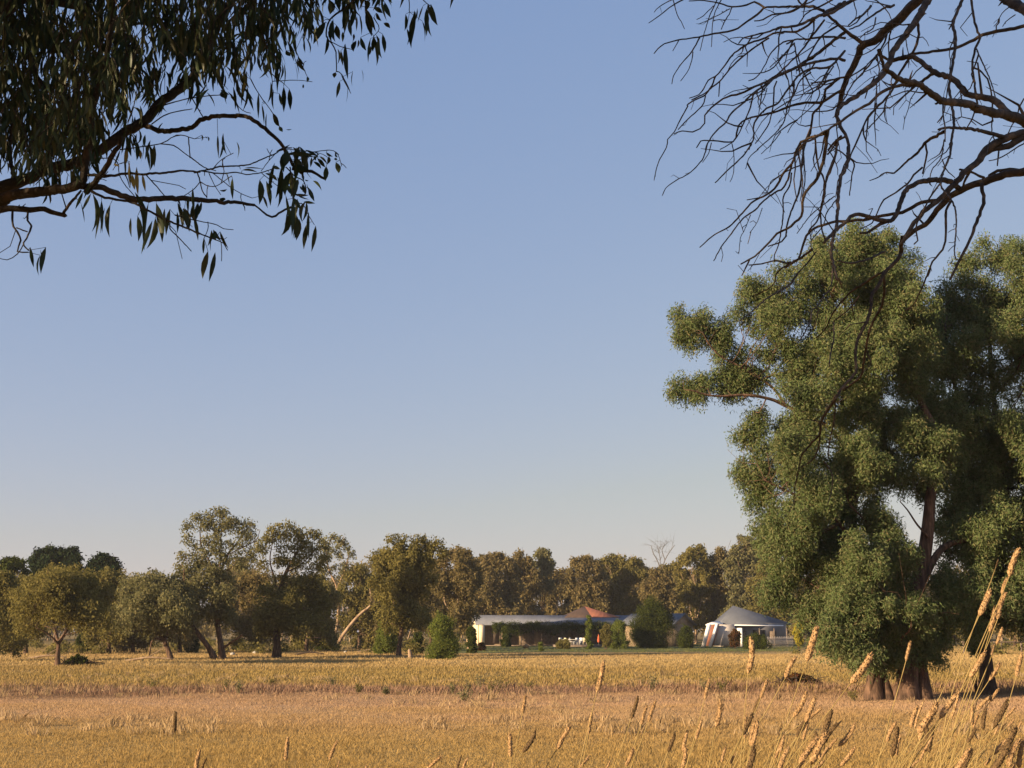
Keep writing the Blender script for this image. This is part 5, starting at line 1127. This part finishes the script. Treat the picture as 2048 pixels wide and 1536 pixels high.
    while got < want:
        m = 40000; d = unit(rg.normal(size=(m, 3))); r = rg.random(m) ** (1 / 2.6); c = np.array((-4.6, 4.6, 6.4)) + d * r[:, None] * np.array((5.0, 5.8, 2.9))
        c = c + .12 * np.sin(c[:, [1, 2, 0]] * 5)
        k = (np.sin(c[:, 0] * 3.1 + 1) * np.sin(c[:, 1] * 2.7) * np.sin(c[:, 2] * 3.3) > -.30) & (c[:, 2] > 4.3 + .25 * np.maximum(0, -c[:, 0] - 4)) & (c[:, 0] < .2)
        px, py, fz = proj(c); inn = (fz > .3) & (px > -60) & (px < 2200) & (py > -70) & (py < 1700)
        k &= ~inn; zt = c[:, 2] - .31 * (2.4 - c[:, 0]); k &= (zt > 4.35) | (rg.random(m) < .55); k &= np.linalg.norm(c - np.array((0, 0, CH)), axis=1) > 2.2
        C.append(c[k]); got += k.sum()
    C = np.vstack(C)[:want]; Vc = leaf_cloud(rg, C, unit(rg.normal(size=C.shape)), .17, .042, 1.2)
    crown_obj(Vc, M['near'], e, 'unseen_crown'); T.build('trunk', M['limb'], e)
near_gum()

# ------------------------------------------------------------------ tall grass stalks in front of the camera
HEADS = []
def add_heads(tile, txt):
    ox, oy, s = tile
    for q in txt.split():
        p = q.split(','); x0, y0, x1, y1 = [float(c) for c in p[:4]]; HEADS.append((ox + x0 / s, oy + y0 / s, ox + x1 / s, oy + y1 / s, p[4] if len(p) > 4 else 'p'))
add_heads((0, 0, 1), '351,1422,349,1466,d 401,1498,392,1545 414,1515,404,1538,d 576,1473,571,1522 676,1480,659,1521 678,1520,668,1545 885,1511,852,1540,b 923,1510,913,1540,d 938,1514,925,1545 1020,1465,1021,1514 593,1534,590,1556 733,1528,730,1560 988,1522,982,1550 990,1560,985,1590 1822,1281,1812,1322')
add_heads((1000, 1300, 1.954), '100,172,88,246 140,312,88,400,d 278,290,222,388 360,240,345,330 405,38,378,165 540,178,512,270,d 575,215,552,292 610,195,580,282 790,270,765,350 735,312,715,400 725,370,710,465 683,322,656,398,d 858,190,842,300,b 820,108,800,192 1160,22,1115,110 1048,110,1018,190 1018,180,990,245,d 990,245,945,335,d 1198,158,1145,262 1260,225,1205,270 1205,270,1170,325,d 1205,282,1185,352 1233,315,1235,385,d 1320,345,1285,390 1285,375,1248,430 1390,375,1328,455 1690,268,1640,355 1668,290,1662,400,d 1695,290,1675,400,d 520,378,490,455 350,412,310,461,b 430,430,405,475 980,408,965,480 925,402,900,445 880,380,866,440 1110,325,1095,400 1100,360,1075,425 1130,375,1090,470 1270,430,1215,490 1840,380,1775,480 1640,430,1590,470 1455,5,1370,130')
add_heads((1800, 1060, 3.2258), '775,110,705,300 700,300,660,420 690,400,630,575 585,375,510,555 625,490,580,660,b 660,625,620,740 605,730,585,810 555,770,450,950 645,850,575,970,b 635,185,618,240,d 790,785,750,945 640,1020,580,1110 590,1070,500,1160 560,1140,535,1290,d 700,1090,600,1275,d 745,1140,680,1210 740,1210,690,1270 510,1180,470,1280 490,1270,430,1370,d 640,1270,612,1320 470,1410,410,1536,d 715,1340,600,1450 600,1450,545,1520 640,1480,590,1560 790,1440,750,1490,d 760,1480,720,1560 790,1230,760,1290 380,1030,330,1220,t')
add_heads((1380, 1230, 5.02), '605,215,580,585 1280,105,1170,465 360,1320,315,1480 610,1400,575,1536 1160,1465,1090,1536')
rh = np.random.default_rng(29)
for _ in range(26):
    x_, y_ = rh.uniform(1480, 2046), rh.uniform(1405, 1525); l_ = rh.uniform(38, 66); a_ = rh.uniform(.05, .75)
    HEADS.append((x_ + l_ * a_ * .6, y_ - l_ * .5, x_ - l_ * a_ * .4, y_ + l_ * .5, rh.choice(['p', 'p', 'p', 'd', 't'])))
def stalks():
    rg = np.random.default_rng(17); order = sorted(range(len(HEADS)), key=lambda i: HEADS[i][0] + HEADS[i][2])
    sx = sum(HEADS[i][0] for i in order)
    def ordn(n): return '%d%s' % (n, 'th' if 10 <= n % 100 <= 20 else {1: 'st', 2: 'nd', 3: 'rd'}.get(n % 10, 'th'))
    tall = max(range(len(HEADS)), key=lambda i: -HEADS[i][1])
    for rank, i in enumerate(order):
        x0, y0, x1, y1, kd = HEADS[i]; ln = math.hypot(x1 - x0, y1 - y0); rl = {'p': .078, 'd': .070, 'b': .072, 't': .06}[kd]
        D = float(np.clip(rl * FPX / ln, 1.75, 4.3)); a = P(x0, y0, D); b = P(x1, y1, D + rg.uniform(-.01, .01)); L = np.linalg.norm(a - b)
        lean = (x0 - x1) / max(8, abs(y1 - y0)); gx_ = b[0] - np.clip(lean, -.9, .9) * .42 * (b[2] - .5); root = np.array((gx_, b[1] + rg.uniform(-.1, .1), 0)); root[2] = gz(root[0], root[1]) - .02
        tone = {'p': 'pale', 'd': 'shade tinted', 'b': 'bristly', 't': 'thin'}[kd]; ld = 'upright' if abs(lean) < .22 else ('slanting' if abs(lean) > .55 else 'right leaning' if lean > 0 else 'left leaning')
        lab = '%s %s grass seed head, %s from the left among all heads' % (ld, tone, ordn(rank + 1))
        if i == tall: lab = 'tallest pale grass seed head, in front of the big gum at the right edge'
        e = empty('grass_stalk', root, lab, 'grass stalk', 'tall grass stalks in the foreground')
        tdir = unit(a - b); c1 = b - tdir * (b[2] - root[2]) * .35
        st = spline(np.array([root, root * .45 + c1 * .55, c1, b, b + tdir * L * .2]), .08); T = Tubes(); T.add(st, .0015 * D / 2.5, .0008 * D / 2.5, k=5)
        if rank % 2 == 0 or kd == 't':     # a dry blade springing from the stem
            j = len(st) // 3; p = st[j]; dv = np.array((rg.normal(.05, .1), rg.normal(0, .08), .22)); T.add(spline(np.array([p, p + dv * .6, p + dv + (dv[0], 0, -.08)]), .05), .0022, .0006, k=3)
        T.build('stem', M['stem'], e)
        R = L * (.084 if kd != 't' else .035) * rg.uniform(.9, 1.12); R = min(R, .0078 * D / 2.0); n = 26; t = np.linspace(0, 1, n)
        side = unit(np.cross(tdir, np.array((0, 1., 0)))); bend = rg.normal(0, .04) * L
        pts = b + tdir * L * t[:, None] + side * (bend * 4 * t * (1 - t))[:, None]
        prof = np.clip(np.minimum(1, (t * 7 + .25)) * np.minimum(1, (1 - t) * 4.5 + .12), .1, 1) * (1 - .18 * t); prof = prof * (1 + .10 * np.sin(np.arange(n) * 2.2) + rg.normal(0, .04, n)) * R
        T = Tubes(); T.add(pts, 0, k=10, rad=prof)
        # spikelets lying up along the head
        m = 110 if kd != 'b' else 46
        for q in range(m):
            s_ = rg.uniform(.03, .95); p = b + tdir * L * s_ + side * bend * 4 * s_ * (1 - s_); aa = rg.uniform(0, 2 * pi); w2 = np.cross(tdir, side); out = side * cos(aa) + w2 * sin(aa); rr = np.interp(s_, t, prof)
            o1 = p + out * rr * .8; l2 = L * (.06 if kd != 'b' else .15); k2 = .35 if kd != 'b' else .75
            T.add(np.array([o1, o1 + tdir * l2 * .5 + out * R * .32 * k2 * 2, o1 + tdir * l2 + out * R * k2]), 0, k=3, rad=[R * .16, R * .2, R * .02], cap=False)
        T.build('seed_head', M['headd' if kd in 'd' else 'head'], e)
stalks()
o = blades('foreground_grass', 26000, 1.2, 10, 2.0, .62, .006, 33, .05, 12, 1.0, lean=.5); tag(o, 'tangled dry grass on the bank at the foot of the tall stalks', 'grass')

# ------------------------------------------------------------------ the evening air
def haze_box():  # thin scattering volume added to lift the dark tones of the far trees
    me = bpy.data.meshes.new('haze'); x0, x1, y0, y1, z0, z1 = -2500, 2500, -70, 2700, -1.5, 60
    me.from_pydata([(x0, y0, z0), (x1, y0, z0), (x1, y1, z0), (x0, y1, z0), (x0, y0, z1), (x1, y0, z1), (x1, y1, z1), (x0, y1, z1)], [], [(3, 2, 1, 0), (4, 5, 6, 7), (0, 1, 5, 4), (1, 2, 6, 5), (2, 3, 7, 6), (3, 0, 4, 7)])
    m, t, o = newmat('haze_air'); v = t.nodes.new('ShaderNodeVolumePrincipled'); v.inputs['Color'].default_value = (.92, .93, .95, 1); v.inputs['Density'].default_value = .00017; v.inputs['Anisotropy'].default_value = .2
    t.links.new(v.outputs[0], o.inputs['Volume']); me.materials.append(m)
    h = bpy.data.objects.new('haze', me); COL.objects.link(h); tag(h, 'thin haze volume added to lighten the dark far trees', 'haze', None, 'stuff')
haze_box()
